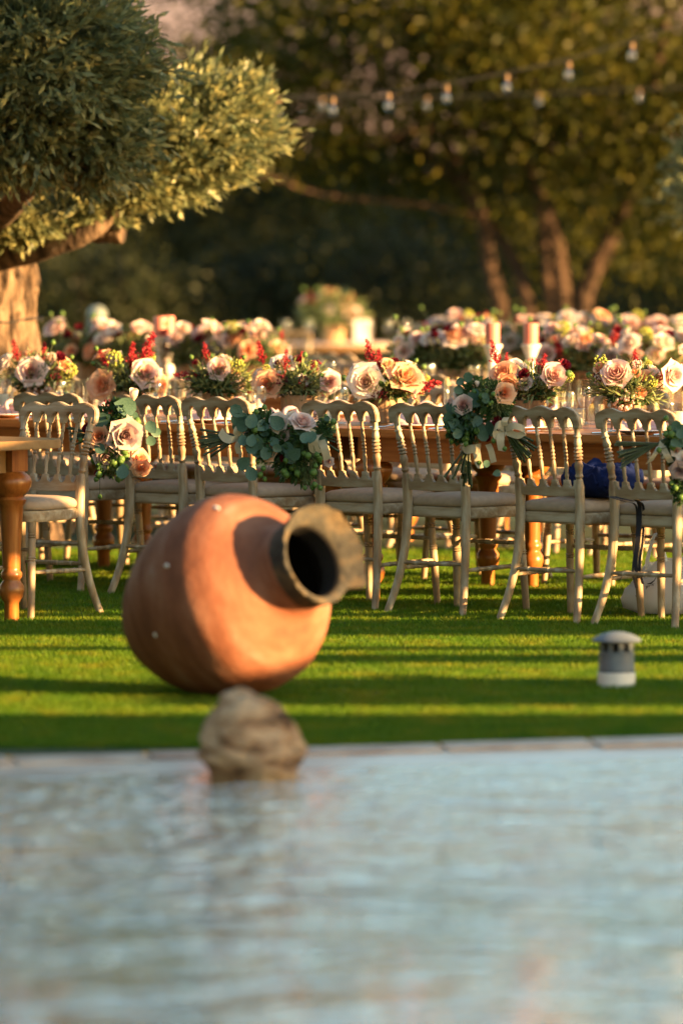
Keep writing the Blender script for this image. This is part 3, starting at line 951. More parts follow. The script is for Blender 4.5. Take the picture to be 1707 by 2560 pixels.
# ------------------------------------------------------------------ table rows
E0 = Vector((1.115, 23.6, 0))
U = Vector((-.778, .628, 0)).normalized()
N = Vector((-U.y * -1, -U.x, 0)).normalized()
N = Vector((.628, .778, 0)).normalized()
UA = math.atan2(U.y, U.x)
NA = math.atan2(N.y, N.x)
def row(s, n, z=0):
    p = E0 + U * s + N * n
    return Vector((p.x, p.y, z))
def s_at(xd, n):
    """place along the row at which the line n appears at picture column xd"""
    k = (xd * K - 853.5) / F
    o = E0 + N * n
    return (o.x - k * o.y) / (k * U.y - U.x)
LEGP = [(.030, 0), (.030, .075), (.034, .082), (.046, .10), (.053, .125), (.050, .148), (.038, .165), (.036, .172), (.044, .185), (.044, .20), (.036, .21), (.0365, .22), (.040, .30), (.047, .44), (.050, .475),
        (.058, .485), (.064, .50), (.052, .512), (.070, .53), (.082, .555), (.086, .575), (.078, .595), (.058, .61), (.056, .615)]
def make_table(L, W, leg_in=.09, top='table'):
    t = thing('dining_table', 'x', 'table')
    zt, th = .75, .036
    g = G().box(-L / 2, L / 2, 0, W, zt - th, zt)
    obj('table_top', g.mesh('table_top', M[top], True, .004), t)
    ins, ah = .07, .105
    z1 = zt - th - .001
    for y0 in (ins, W - ins - .025):
        obj('apron', G().box(-L / 2 + ins + .09, L / 2 - ins - .09, y0, y0 + .025, z1 - ah, z1).mesh('apron', M[top], True, .002), t)
    for x0 in (-L / 2 + ins, L / 2 - ins - .025):
        obj('apron', G().box(x0, x0 + .025, ins + .09, W - ins - .09, z1 - ah, z1).mesh('apron', M[top], True, .002), t)
    leg = G().lathe(LEGP, 20)
    leg.box(-.046, .046, -.046, .046, .6155, z1)
    lm = leg.mesh('leg', M['table_leg'], True, 0, 50)
    for sx in (-1, 1):
        for y in (.13, W - .13):
            obj('leg', lm, t, (sx * (L / 2 - leg_in - .03), y, 0))
    return t
TABLE = make_table(2.292, 1.40)
table_used = []
def place_table(s_mid, n, label, group):
    p = row(s_mid, n)
    # local +x along -U (to the right), local +y along N
    rz = math.atan2(-U.y, -U.x)
    if not table_used:
        table_used.append(1)
        TABLE.location = p
        TABLE.rotation_euler = (0, 0, rz)
        TABLE['label'] = label
        TABLE['group'] = group
        return TABLE
    return dup(TABLE, p, rz, label, group)
GT1, GT2, GT3 = 'wooden tables of the front row', 'wooden tables of the second row', 'wooden tables of the third row'
place_table(.337, 0, 'long honey wood table behind the chair with the navy bag', GT1)
place_table(2.637, 0, 'long honey wood table behind the large clay jar', GT1)
place_table(4.937, 0, 'long honey wood table reaching behind the olive trunk, front row', GT1)
place_table(3.3, 4.0, 'second row table under the two spaced salmon candles', GT2)
place_table(5.6, 4.0, 'second row table in the middle of the picture', GT2)
place_table(7.9, 4.0, 'second row table under the touching pair of salmon candles', GT2)
place_table(4.2, 7.9, 'third row table nearer the right edge', GT3)
place_table(6.5, 7.9, 'third row table, its end facing the far framed card', GT3)
# rounded table nearer the viewer at the left, only its end shows
L0, W0 = 2.2, 1.3
T0 = thing('dining_table', 'pale wood table with rounded corners cut by the left edge', 'table')
def round_rect(L, W, r, n=10):
    pts = []
    for cx, cy, a0 in ((L - r, r, 1.5 * PI), (L - r, W - r, 0), (r, W - r, .5 * PI), (r, r, PI)):
        for k in range(n):
            a = a0 + .5 * PI * k / (n - 1)
            pts.append((cx + r * math.cos(a), cy + r * math.sin(a)))
    return pts
obj('table_top', G().prism(round_rect(L0 + .10, W0 + .02, .20), .714, .75).mesh('table_top', M['table_pale'], True, .004), T0)
lm0 = G().lathe(LEGP, 20).box(-.048, .048, -.048, .048, .6155, .713).mesh('leg', M['table_leg'], True, 0, 50)
for x in (.14, L0 - .14):
    for y in (.14, W0 - .14):
        obj('leg', lm0, T0, (x, y, 0))
for y in (.12, W0 - .145):
    obj('apron', G().box(.19, L0 - .19, y, y + .025, .61, .713).mesh('apron', M['table_pale'], True, .002), T0)
for x in (.12, L0 - .145):
    obj('apron', G().box(x, x + .025, .19, W0 - .19, .61, .713).mesh('apron', M['table_pale'], True, .002), T0)
# far right corner of that table: leg foot seen at (24, 1425)
c0leg = ground(26, 1428)
T0.rotation_euler = (0, 0, math.atan2(-U.y, -U.x))
T0.location = c0leg - (-U) * (L0 - .14) - N * (W0 - .14)

GN, GF = 'chairs on the near side of the front row', 'chairs on the far side of the front row'
near = [  # s, n of the chair origin, angle jitter, label
    (-.500, -.256, 1, 'rightmost limewashed chair, white plastic bag lying under its seat'),
    (-.018, -.246, -1, 'limewashed chair with a navy cloth bag on its seat'),
    (.633, -.169, 0, 'limewashed chair with green stems hanging beside its right post, left of the navy bag'),
    (1.156, -.105, 1, 'limewashed chair directly right of the clay jar mouth'),
    (1.874, -.045, -2, 'limewashed chair above the clay jar shoulder, posy stems across its spindles'),
    (2.345, .03, 0, 'limewashed chair with peach and mauve roses hanging at its left post'),
    (2.945, .05, 1, 'limewashed chair half hidden behind the chair at the pale table'),
    (3.52, .06, 0, 'limewashed chair of the front row cut by the left edge'),
]
near_pos = []
for s, n, j, lab in near:
    p = row(s, n)
    near_pos.append((s, n))
    place_chair(p.x, p.y, NA + R(j), lab, GN)
# chair at the far side of the rounded table, turned towards the viewer
bk = ground(231, 1411)
fw = Vector((-.56, -.83, 0)).normalized()
rt = Vector((fw.y, -fw.x, 0))           # sitter's right
cpos = bk - (-rt) * .200 * 1 - fw * -.272
place_chair(cpos.x, cpos.y, math.atan2(fw.y, fw.x), 'limewashed chair facing the rounded pale table at the left', 'chairs at the rounded table')
far_pos = []
for k, s in enumerate([.75, 1.30, 1.92, 2.45, 3.02, 3.62, 4.15, 4.72, 5.25]):
    n = 1.66 + .05 * math.sin(k * 2.1)
    p = row(s, n)
    far_pos.append((s, n))
    place_chair(p.x, p.y, NA + PI + R(3 * math.sin(k * 1.3)), 'limewashed chair facing the viewer across the front row, %s from the right' % ORD[k], GF)
for k, s in enumerate([2.5, 3.15, 3.75, 4.45, 5.1, 5.7, 6.3, 6.95, 7.6]):
    p = row(s, 3.78 + .04 * math.sin(k * 1.7))
    place_chair(p.x, p.y, NA + R(3 * math.sin(k * 2.3)), 'limewashed chair on the near side of the second row, %s from the right' % ORD[k], 'chairs of the second row')
for k, s in enumerate([4.3, 4.95, 5.6, 6.2, 6.8, 7.4, 8.0]):
    p = row(s, 5.68 + .05 * math.sin(k * 1.7))
    place_chair(p.x, p.y, NA + PI + R(4 * math.sin(k * 2.9)), 'limewashed chair on the far side of the second row, %s from the right' % ORD[k], 'chairs of the second row')
for k, s in enumerate([5.0, 5.65, 6.3, 6.95, 7.5]):
    p = row(s, 7.66)
    place_chair(p.x, p.y, NA + R(3 * math.sin(k * 2.3)), 'limewashed chair on the near side of the third row, %s from the right' % ORD[k], 'chairs of the third row')
# far round table
FT = Vector((-.05, 44.5, 0))
ft = thing('round_table', 'far round wooden table with framed card and tall flowers', 'table', FT)
obj('table_top', G().lathe([(.80, .714), (.80, .75)], 40).mesh('table_top', M['table_pale'], True, .004), ft)
obj('pedestal', G().lathe([(.30, 0), (.30, .03), (.10, .08), (.06, .3), (.07, .55), (.12, .66), (.30, .712)], 24).mesh('pedestal', M['table_leg']), ft)
obj('tray', G().lathe([(.55, .752), (.55, .756)], 32).mesh('tray', M['runner']), ft)
for k, (dx, dy, lab) in enumerate([(-.62, .95, 'far chair behind the round table, left of the tall flowers'), (.62, .95, 'far chair behind the round table, right of the framed card'), (-.30, -1.05, 'far chair in front of the round table'), (-1.15, .2, 'far chair at the left side of the round table'), (1.1, .3, 'far chair at the right side of the round table')]):
    p = FT + Vector((dx, dy, 0))
    place_chair(p.x, p.y, math.atan2(-dy, -dx), lab, 'chairs at the far round table')
place_chair(-.98, 46.2, R(200), 'far chair standing alone left of the round table', 'chairs at the far round table')

# ------------------------------------------------------------------ flowers
def rose_mesh(name, mat_, seed, openness=1.0):
    r = random.Random(seed)
    g = G()
    layers = [(2, .09, .84, -.02, 1.9), (3, .19, .90, -.01, 1.35), (4, .33, .93, .03, 1.05), (5, .49, .92, .12, .88), (5, .66, .82, .28, .82), (6, .82, .62, .44, .72)]
    for li, (n, Rr, H, fl, hw) in enumerate(layers):
        ph = r.uniform(0, 6)
        for k in range(n):
            a0 = ph + 2 * PI * k / n + r.uniform(-.12, .12)
            hh = H * r.uniform(.93, 1.06)
            f2 = fl * r.uniform(.7, 1.35) * openness
            v = []
            nu, nv = 6, 5
            tw = r.uniform(-.10, .10)
            for j in range(nv):
                q = j / (nv - 1)
                for i in range(nu):
                    u = i / (nu - 1) * 2 - 1
                    width = (.35 + .65 * math.sin(min(1, q * 1.25) * PI / 2)) * (1 - .22 * max(0, q - .7) / .3)
                    a = a0 + u * hw * width + tw * q
                    rad = Rr * (.30 + .70 * math.sin(q * PI / 2) ** .8) + f2 * q ** 3
                    rad += .05 * Rr * (u * u) * (1 if (i % 2) else .6) + f2 * .45 * q ** 6 * abs(u) ** 2
                    z = hh * (q - .10 * q * q * u * u * 1.6) - f2 * .55 * max(0, q - .72) * 2.2
                    if q == 1:
                        z += .05 * (1 - u * u) - .02 * math.sin(u * 5 + k)
                    v.append((rad * math.cos(a), rad * math.sin(a), z * .92))
            g.add(v, [(j * nu + i, j * nu + i + 1, (j + 1) * nu + i + 1, (j + 1) * nu + i) for j in range(nv - 1) for i in range(nu - 1)])
    me = g.mesh(name, M[mat_], True, 0, 80)
    return me
ROSE = {}
for cname in ('blush', 'cream', 'peach', 'mauve'):
    ROSE[cname] = [rose_mesh('rose', cname, 11 + 7 * k + len(cname), 1.0 - .3 * k) for k in range(3)]
def bud_mesh(mat_):
    g = G()
    for k in range(4):
        a0 = k * PI / 2
        v = []
        for j in range(5):
            q = j / 4
            for i in range(5):
                u = i / 4 * 2 - 1
                a = a0 + u * 1.1 + q * .5
                rr = .16 + .46 * math.sin(q * 2.0) ** .9 - .12 * q + (.10 * q ** 4 if k % 2 else 0)
                v.append((rr * math.cos(a), rr * math.sin(a), 1.5 * q - .15 * u * u * q))
        g.add(v, [(j * 5 + i, j * 5 + i + 1, (j + 1) * 5 + i + 1, (j + 1) * 5 + i) for j in range(4) for i in range(4)])
    return g.mesh('rosebud', M[mat_], True, 0, 80)
BUD = {c: bud_mesh(c) for c in ('cream', 'blush')}
def plume_mesh(seed):
    r = random.Random(seed)
    g = G()
    g.tube([(0, 0, -.6), (0, 0, 0), (.01, 0, 1.0)], [.012, .012, .004], 4)
    for k in range(26):
        z = k / 26
        a = k * 2.4
        L = .30 * (1 - z) ** .8 + .03
        d = Vector((math.cos(a), math.sin(a), .85)).normalized()
        for m in range(int(8 * (1 - z)) + 2):
            q = (m + .5) / (int(8 * (1 - z)) + 2)
            p = Vector((0, 0, z)) + d * L * q
            for w in range(2):
                e = Vector((r.gauss(0, 1), r.gauss(0, 1), r.gauss(.4, 1))).normalized() * .075
                f = e.cross(Vector((r.gauss(0, 1), r.gauss(0, 1), r.gauss(0, 1)))).normalized() * .036
                g.add([p, p + e * .5 + f, p + e, p + e * .5 - f], [(0, 1, 2, 3)])
    return g.mesh('astilbe', M['red'], False)
PLUME = [plume_mesh(5), plume_mesh(6)]
def ball_cluster(mat_, seed, n=70):
    r = random.Random(seed)
    g = G()
    for k in range(n):
        d = Vector((r.gauss(0, 1), r.gauss(0, 1), r.gauss(.3, 1))).normalized()
        p = d * r.uniform(.75, 1.0)
        s_ = r.uniform(.14, .22)
        t1 = d.orthogonal().normalized()
        t2 = d.cross(t1)
        g.add([p + d * s_, p + t1 * s_, p + t2 * s_, p - t1 * s_, p - t2 * s_, p - d * s_], [(0, 1, 2), (0, 2, 3), (0, 3, 4), (0, 4, 1), (5, 2, 1), (5, 3, 2), (5, 4, 3), (5, 1, 4)])
    return g.mesh('blossom_cluster', M[mat_], True, 0, 80)
CLUST = {'lime': ball_cluster('lime', 1), 'blush': ball_cluster('blush', 2), 'burgundy': ball_cluster('burgundy', 3, 40)}
def ruffle(mat_):
    r = random.Random(9)
    g = G()
    for k in range(14):
        a0 = k * 2.4
        tilt = .25 + .9 * (k / 14)
        v = []
        for j in range(4):
            q = j / 3
            for i in range(4):
                u = (i / 3 * 2 - 1) * .45 * math.sin(.4 + q * 1.9)
                L = q * r.uniform(.9, 1.05)
                v.append((L * math.sin(tilt) * math.cos(a0) - u * math.sin(a0), L * math.sin(tilt) * math.sin(a0) + u * math.cos(a0), L * math.cos(tilt) + .06 * math.sin(i * 3 + k)))
        g.add(v, [(j * 4 + i, j * 4 + i + 1, (j + 1) * 4 + i + 1, (j + 1) * 4 + i) for j in range(3) for i in range(3)])
    return g.mesh('carnation', M[mat_], True, 0, 80)
RUFF = ruffle('burgundy')
POD = G().lathe([(.05, -1.0), (.3, -.9), (.72, -.5), (.95, 0), (.85, .5), (.5, .85), (.2, .95), (.28, 1.15)], 9).mesh('seed_pod', M['pod'])
def sprig_mesh(mat_, seed, n=230, rad=1.0, lw=(.34, .05), up=.45, droop=.0):
    r = np.random.default_rng(seed)
    d = r.normal(size=(n, 3))
    d[:, 2] = np.abs(d[:, 2]) * .8 + up * .2 - droop * r.random(n)
    d /= np.linalg.norm(d, axis=1, keepdims=True)
    p = d * r.uniform(.25, .85, (n, 1)) * rad
    dd = d + r.normal(size=(n, 3)) * .45
    v = leaf_cards(p, dd, lw[0], lw[1], seed)
    return npmesh('foliage', v, n, M[mat_], 4)
SPRIG = _SP = [sprig_mesh('sprig', 21, 420, 1.0, (.32, .045), .5, .2), sprig_mesh('sprig', 22, 420, 1.0, (.40, .05), .5, .25), sprig_mesh('dark_sprig', 23, 200, .95, (.36, .11), .4, .3), sprig_mesh('sprig', 24, 420, 1.0, (.30, .04), .6, .3), sprig_mesh('dark_sprig', 25, 620, 1.0, (.30, .13), .3, .7), sprig_mesh('sprig', 26, 800, 1.0, (.28, .06), .4, .6)]
def euca_leaf():
    g = G()
    pts = [(.0, 0, 0), (.32, .30, .05), (.43, .62, .10), (.30, .92, .10), (0, 1.06, .02), (-.30, .92, .10), (-.43, .62, .10), (-.32, .30, .05), (0, .55, -.03)]
    g.add(pts, [(8, i, (i + 1) % 8) for i in range(8)])
    return g.mesh('eucalyptus_leaf', M['euca'], True, 0, 80)
EUCA = euca_leaf()
def broad_leaf():
    g = G()
    pts = [(0, 0, 0), (.16, .3, .04), (.20, .55, .05), (.13, .8, .02), (0, 1.05, -.06), (-.13, .8, .02), (-.20, .55, .05), (-.16, .3, .04), (0, .5, -.01)]
    g.add(pts, [(8, i, (i + 1) % 8) for i in range(8)])
    return g.mesh('broad_leaf', M['dark_sprig'], True, 0, 80)
BROAD = broad_leaf()
def daisy():
    g = G()
    for k in range(11):
        a = 2 * PI * k / 11
        c, s_ = math.cos(a), math.sin(a)
        g.add([(.12 * c, .12 * s_, 0), (.55 * c - .10 * s_, .55 * s_ + .10 * c, .10), (c, s_, .06), (.55 * c + .10 * s_, .55 * s_ - .10 * c, .10)], [(0, 1, 2, 3)])
    g.lathe([(.2, -.02), (.2, .08), (.08, .14)], 7)
    return g.mesh('daisy', M['red'], False)
DAISY = daisy()
POTS = []
for k in range(3):
    r3 = random.Random(40 + k)
    g = G()
    seg = 28
    v = []
    hh = [0, .012, .05, .085, .108, .112]
    for z in hh:
        for a in range(seg):
            an = 2 * PI * a / seg
            rr = .071 * (1 + .03 * math.sin(3 * an + k) + .018 * math.sin(9 * an + 2 * k) + .01 * math.sin(17 * an)) * (1.03 if z == 0 else .985 if z > .11 else 1)
            v.append((rr * math.cos(an), rr * math.sin(an), z))
    g.add(v, [(i * seg + a, i * seg + (a + 1) % seg, (i + 1) * seg + (a + 1) % seg, (i + 1) * seg + a) for i in range(len(hh) - 1) for a in range(seg)])
    g.add(v[-seg:], [tuple(range(seg))])
    g.add(v[:seg], [tuple(range(seg - 1, -1, -1))])
    POTS.append(g.mesh('log_pot', M['potwood'], True, 0, 40))

def face(d):
    """rotation that points local +Z along d"""
    return Vector(d).to_track_quat('Z', 'Y')
def arrangement(label, loc, items=None, seed=0, group=None, pot=True, scale=1.0, fol=.165):
    r = random.Random(seed)
    t = thing('flower_arrangement', label, 'flowers', loc, 0, group)
    base = .10 if pot else .02
    if pot:
        obj('log_pot', POTS[seed % 3], t, (0, 0, .001), (0, 0, seed * 1.3))
    for k, (m, sx, zz) in enumerate([(SPRIG[seed % 2], fol, .0), (SPRIG[4], fol * .66, .01), (SPRIG[3], fol * 1.05, .0)]):
        obj('foliage', m, t, (r.uniform(-.02, .02), r.uniform(-.02, .02), base + .035 + zz), (r.uniform(-.15, .15), r.uniform(-.15, .15), r.uniform(0, 6)), (sx, sx, sx * .95), 'stuff')
    if items is None:
        items = []
        cols = ['blush', 'cream', 'peach', 'cream', 'blush', 'blush']
        for k in range(12):
            a = 2 * PI * k / 12 + r.uniform(-.4, .4)
            rr = r.uniform(.05, .18)
            items.append((r.choice(cols), rr * math.cos(a), rr * math.sin(a), base + r.uniform(.06, .22), r.choice([.028, .032, .036, .042, .048])))
        for k in range(2):
            items.append(('astilbe', r.uniform(-.14, .14), r.uniform(-.05, .1), base + r.uniform(.06, .12), r.uniform(.09, .12)))
        for k in range(6):
            items.append(('pod', r.uniform(-.18, .18), r.uniform(-.1, .1), base + r.uniform(.08, .26), r.uniform(.010, .015)))
        items.append(('lime', r.uniform(-.14, .14), r.uniform(-.08, .04), base + r.uniform(.14, .22), .034))
        for k in range(3):
            items.append(('ruff', r.uniform(-.14, .14), r.uniform(-.12, .0), base + r.uniform(.08, .2), r.uniform(.02, .035)))
        items.append(('bclust', r.uniform(-.12, .12), -.08, base + r.uniform(.06, .1), .022))
    g = G()
    for it in items:
        kind, x, y, z, s_ = it[:5]
        out = Vector((x * 3.2, y * 3.0 - .30, (z - base) * 2.6 - .05 + .15))
        if len(it) > 5:
            out = Vector(it[5])
        out = out + Vector((r.uniform(-.15, .15), r.uniform(-.1, .1), r.uniform(-.1, .15)))
        g.tube([(x * .15, y * .15, base - .04), (x * .6, y * .6, base + (z - base) * .5), (x, y, z)], [.0028, .0024, .002], 4)
        if kind in ROSE:
            obj('rose', r.choice(ROSE[kind]), t, Vector((x, y, z)) - out.normalized() * s_ * .5, face(out) @ Quaternion((0, 0, 1), r.uniform(0, 6)), s_)
        elif kind == 'bud':
            obj('rosebud', BUD['cream'], t, (x, y, z), face(out), s_)
        elif kind == 'astilbe':
            o = Vector(it[5]) if len(it) > 5 else Vector((x * 2.0 + r.uniform(-.3, .3), -.1, 1))
            obj('astilbe', r.choice(PLUME), t, (x, y, z), face(o), s_)
        elif kind == 'pod':
            obj('seed_pod', POD, t, (x, y, z), face(out), s_)
        elif kind in ('lime', 'bclust', 'hyd'):
            obj('blossom_cluster', CLUST[{'lime': 'lime', 'bclust': 'burgundy', 'hyd': 'blush'}[kind]], t, (x, y, z), (r.uniform(0, 3),) * 3, s_)
        elif kind == 'ruff':
            obj('carnation', RUFF, t, (x, y, z), face(out), s_)
        elif kind == 'daisy':
            obj('daisy', DAISY, t, (x, y, z), face(out), s_)
    for k in range(5):
        a = r.uniform(0, 6.28)
        rr = r.uniform(.08, .14)
        obj('broad_leaf', BROAD, t, (rr * math.cos(a), rr * math.sin(a), base + r.uniform(.02, .12)), (r.uniform(-.3, .8), r.uniform(-.5, .5), a - PI / 2), r.uniform(.05, .075))
    obj('stems', g.mesh('stems', M['stem'], True), t, kind='stuff')
    return t
def front_arr(label, xd, items, seed, pot=True):
    """items in picture positions of the 1568 x 2352 picture: (kind, x, y, radius px, depth offset[, direction])"""
    s = s_at(xd, .70)
    p = row(s, .70, .751)
    out = []
    rf = random.Random(seed * 101)
    items = list(items)
    for k in range(22):
        kd = rf.choice(['hyd', 'bclust', 'lime', 'pod', 'ruff', 'blush', 'cream', 'peach', 'pod', 'cream', 'astilbe', 'daisy'])
        x = xd + rf.uniform(-72, 72)
        y = 858 + rf.uniform(-30, 44) + abs(x - xd) * .15
        sz = {'hyd': 12, 'bclust': 9, 'lime': 10, 'pod': 6, 'ruff': 11, 'astilbe': 40, 'daisy': 9}.get(kd, rf.uniform(10, 16))
        items.append((kd, x, y, sz, rf.uniform(-.07, .08)) + (((x - xd) / 60.0, rf.uniform(-.3, .1), 1),) * (kd == 'astilbe'))
    for it in items:
        q = at(it[1], it[2], p.y + it[4])
        pxm = F / (p.y + it[4]) / K
        out.append((it[0], q.x - p.x, q.y - p.y, q.z - p.z, it[3] / pxm) + ((it[5],) if len(it) > 5 else ()))
    return arrangement(label, p, out, seed, 'flower pots along the front row', pot)
FC = (0, -1, .35)
front_arr('flower pot with blush rose in front of the olive trunk', 85, [
    ('blush', 72, 852, 31, -.12, (-.1, -1, .25)), ('cream', 8, 832, 24, -.05), ('peach', 150, 835, 20, -.05, (.5, -.6, .6)), ('cream', 118, 822, 18, .05, (0, -.6, .8)), ('hyd', 92, 893, 28, -.08),
    ('peach', 60, 812, 16, .06), ('astilbe', 42, 830, 52, -.04, (-.2, 0, 1)), ('astilbe', 98, 835, 50, .02, (.1, 0, 1)), ('ruff', 136, 825, 18, -.06), ('lime', 158, 852, 19, -.07), ('bclust', 128, 872, 17, -.08),
    ('pod', 20, 815, 6, 0), ('pod', 122, 787, 7, 0), ('pod', 165, 820, 6, 0), ('pod', 38, 870, 6, -.1)], 1)
front_arr('flower pot with big red plume and lime blossom, above the hanging roses', 292, [
    ('peach', 233, 884, 31, -.10, (-.6, -1, .2)), ('blush', 336, 856, 31, -.10, (.25, -1, .3)), ('peach', 372, 885, 24, -.06, (1, -.5, .1)), ('cream', 262, 822, 24, .05), ('peach', 235, 812, 20, .09),
    ('astilbe', 322, 850, 92, -.02, (.35, 0, 1)), ('astilbe', 300, 845, 60, -.06, (.1, 0, 1)), ('astilbe', 250, 842, 44, -.05, (-.4, 0, .7)), ('lime', 260, 826, 22, -.05), ('lime', 345, 822, 12, 0), ('ruff', 312, 838, 18, -.05),
    ('pod', 222, 800, 6, 0), ('pod', 215, 835, 6, 0), ('pod', 280, 840, 6, -.1)], 2)
front_arr('flower pot with one pale rose and dark sprigs, left of the middle', 500, [
    ('blush', 503, 846, 27, -.11, (.1, -1, .2)), ('peach', 478, 828, 16, 0), ('cream', 520, 823, 18, .06), ('astilbe', 458, 862, 60, -.04, (-1, -.1, .05)), ('astilbe', 477, 830, 44, 0, (-.2, 0, 1)), ('astilbe', 540, 850, 40, .0, (.5, 0, .9)),
    ('lime', 545, 842, 17, -.02), ('ruff', 452, 838, 14, 0), ('bclust', 470, 862, 14, -.06), ('hyd', 545, 880, 20, -.02), ('pod', 560, 820, 6, 0), ('pod', 440, 820, 6, 0), ('pod', 486, 818, 6, 0), ('pod', 585, 870, 7, -.05), ('daisy', 425, 860, 12, 0)], 3)
front_arr('flower pot with peach rose at left and pale rose at right, centre', 682, [
    ('peach', 612, 883, 30, -.10, (-.35, -1, .15)), ('blush', 758, 876, 23, -.08, (.45, -1, .1)), ('cream', 650, 832, 25, .0, (-.1, -.7, .8)), ('cream', 590, 858, 18, .07), ('astilbe', 606, 836, 56, -.02, (-.25, 0, 1)), ('astilbe', 655, 852, 50, -.06, (.05, 0, 1)),
    ('astilbe', 690, 848, 40, .05, (.1, 0, 1)), ('ruff', 684, 830, 15, -.02, (0, -.5, 1)), ('bclust', 645, 872, 16, -.10), ('bclust', 695, 876, 16, -.11), ('bclust', 725, 838, 14, -.02), ('lime', 715, 842, 15, .02),
    ('pod', 700, 815, 7, 0), ('pod', 770, 862, 6, -.04), ('pod', 787, 870, 7, -.04), ('pod', 760, 912, 8, -.05), ('pod', 738, 862, 7, -.08)], 4)
front_arr('log pot with cream and peach roses and red plumes, left of the tied posy', 885, [
    ('cream', 838, 876, 36, -.12, (-.2, -1, .2)), ('peach', 932, 863, 36, -.10, (.2, -.8, .75)), ('cream', 815, 852, 22, .06), ('peach', 962, 880, 22, -.02, (1, -.6, .3)), ('astilbe', 858, 848, 70, -.02, (-.25, 0, 1)), ('astilbe', 872, 850, 50, -.05, (-.05, 0, 1)),
    ('astilbe', 925, 898, 88, -.08, (1, -.1, .22)), ('ruff', 905, 838, 17, -.02, (-.1, -.7, .8)), ('ruff', 885, 862, 13, -.08), ('hyd', 862, 862, 16, -.05), ('bclust', 862, 905, 13, -.12), ('bclust', 880, 903, 12, -.12), ('cream', 945, 838, 13, .04),
    ('pod', 972, 842, 7, -.03), ('pod', 955, 828, 6, 0), ('pod', 790, 868, 8, -.03), ('pod', 800, 900, 8, -.08), ('lime', 975, 868, 11, -.02)], 5)
front_arr('flower pot with red daisies and a pale rose, behind the tied posies', 1215, [
    ('blush', 1272, 860, 30, -.10, (.2, -1, .35)), ('peach', 1152, 856, 30, -.06, (-.5, -.7, .5)), ('peach', 1165, 886, 28, -.10, (-.2, -1, -.1)), ('cream', 1184, 842, 19, .0, (.2, -.7, .6)), ('blush', 1205, 880, 14, -.09), ('astilbe', 1142, 840, 60, .0, (-.25, 0, 1)), ('astilbe', 1242, 868, 56, -.04, (.15, 0, 1)), ('astilbe', 1160, 846, 36, .0, (.1, 0, 1)),
    ('ruff', 1292, 846, 22, -.03, (.2, -.6, .9)), ('ruff', 1204, 862, 17, -.07), ('daisy', 1222, 826, 14, -.04), ('daisy', 1238, 832, 15, -.04), ('daisy', 1254, 834, 12, -.02), ('lime', 1306, 866, 12, -.06), ('pod', 1304, 858, 9, -.08), ('pod', 1270, 905, 7, -.1)], 6)
front_arr('flower pot with large blush rose and lime blossom, nearest the right edge', 1440, [
    ('blush', 1414, 856, 36, -.12, (-.1, -1, .4)), ('blush', 1547, 862, 28, -.05, (.9, -.7, 0)), ('peach', 1482, 866, 24, -.04, (.2, -.6, .7)), ('cream', 1500, 850, 20, .04), ('lime', 1378, 834, 21, -.03), ('lime', 1492, 878, 16, -.08), ('astilbe', 1455, 848, 46, .0, (.05, 0, 1)), ('astilbe', 1500, 880, 50, -.05, (.7, 0, .6)),
    ('astilbe', 1530, 850, 46, .03, (1, 0, .4)), ('ruff', 1458, 838, 15, .02), ('hyd', 1432, 918, 26, -.09), ('bclust', 1370, 868, 12, -.05), ('pod', 1352, 862, 8, 0), ('pod', 1366, 872, 7, -.05), ('pod', 1480, 825, 6, .03), ('peach', 1470, 900, 16, -.09)], 7)
# arrangements of the rows behind
def back_arr(xs, n, seed0, labs, grp, sc_=1.15):
    for k, xd in enumerate(xs):
        p = row(s_at(xd, n), n, .751)
        a = arrangement(labs[k] if k < len(labs) else 'flowers %d' % k, p, None, seed0 + k, grp, True, 1.0, .165)
        a.scale = (1.18, 1.18, 1.12)
back_arr([205, 285, 445, 520, 585, 965, 1055, 1290, 1350, 1500], 4.7, 50, [
    'blurred flowers right beside the olive trunk, second row', 'blurred flowers left of the touching salmon candles, second row', 'blurred flowers right of the touching salmon candles, second row',
    'blurred flowers between the left and the centre pots, second row', 'blurred flowers left of the far round table, second row', 'blurred flowers right of the framed card, second row', 'blurred flowers just left of the spaced salmon candles, second row',
    'blurred flowers just right of the spaced salmon candles, second row', 'blurred flowers above the two glass cylinders, second row', 'blurred second row flowers nearest the right edge'], 'flower pots along the second row')
back_arr([1045, 1120, 1185, 1262, 1335, 1405, 1470, 1545], 8.6, 80, ['far blurred flowers at the left end of the third row'] + ['far blurred flowers of the third row, %s from its left end' % ORD[k] for k in range(1, 7)] + ['far blurred flowers of the third row at the right edge'], 'flower pots along the third row')
fa = arrangement('tall blurred flowers on the far round table', (FT.x - .02, FT.y, .757), None, 99, None, True, 1.0, .22)
fa.scale = (1.35, 1.35, 1.25)

# ------------------------------------------------------------------ table ware
CYL = {}
def glass_cyl(r, h):
    k = (r, h)
    if k not in CYL:
        CYL[k] = G().lathe([(r * .9, .002), (r, .006), (r, h), (r - .003, h), (r - .003, .012), (.001, .012)], 24, None, False).mesh('glass_cylinder', M['glass'], True, 0, 50)
    return CYL[k]
def hurricane(xd, n, r, h, ch, label):
    p = row(s_at(xd, n), n, .751)
    t = tag(obj('glass_cylinder', glass_cyl(r, h), None, p), label, 'candle glass', 'glass cylinders with candles')
    c = thing('pillar_candle', 'ivory candle inside the ' + label, 'candle', p + Vector((0, 0, .013)), 0, 'ivory pillar candles')
    rc = r * .68
    wx = obj('wax', G().lathe([(rc, 0), (rc, ch), (rc * .9, ch + .002), (rc * .3, ch - .002)], 20).mesh('wax', M['wax'], True, 0, 50), c)
    obj('wick', G().tube([(0, 0, ch - .004), (.001, 0, ch + .012)], .0014, 5).mesh('wick', M['wire']), wx)
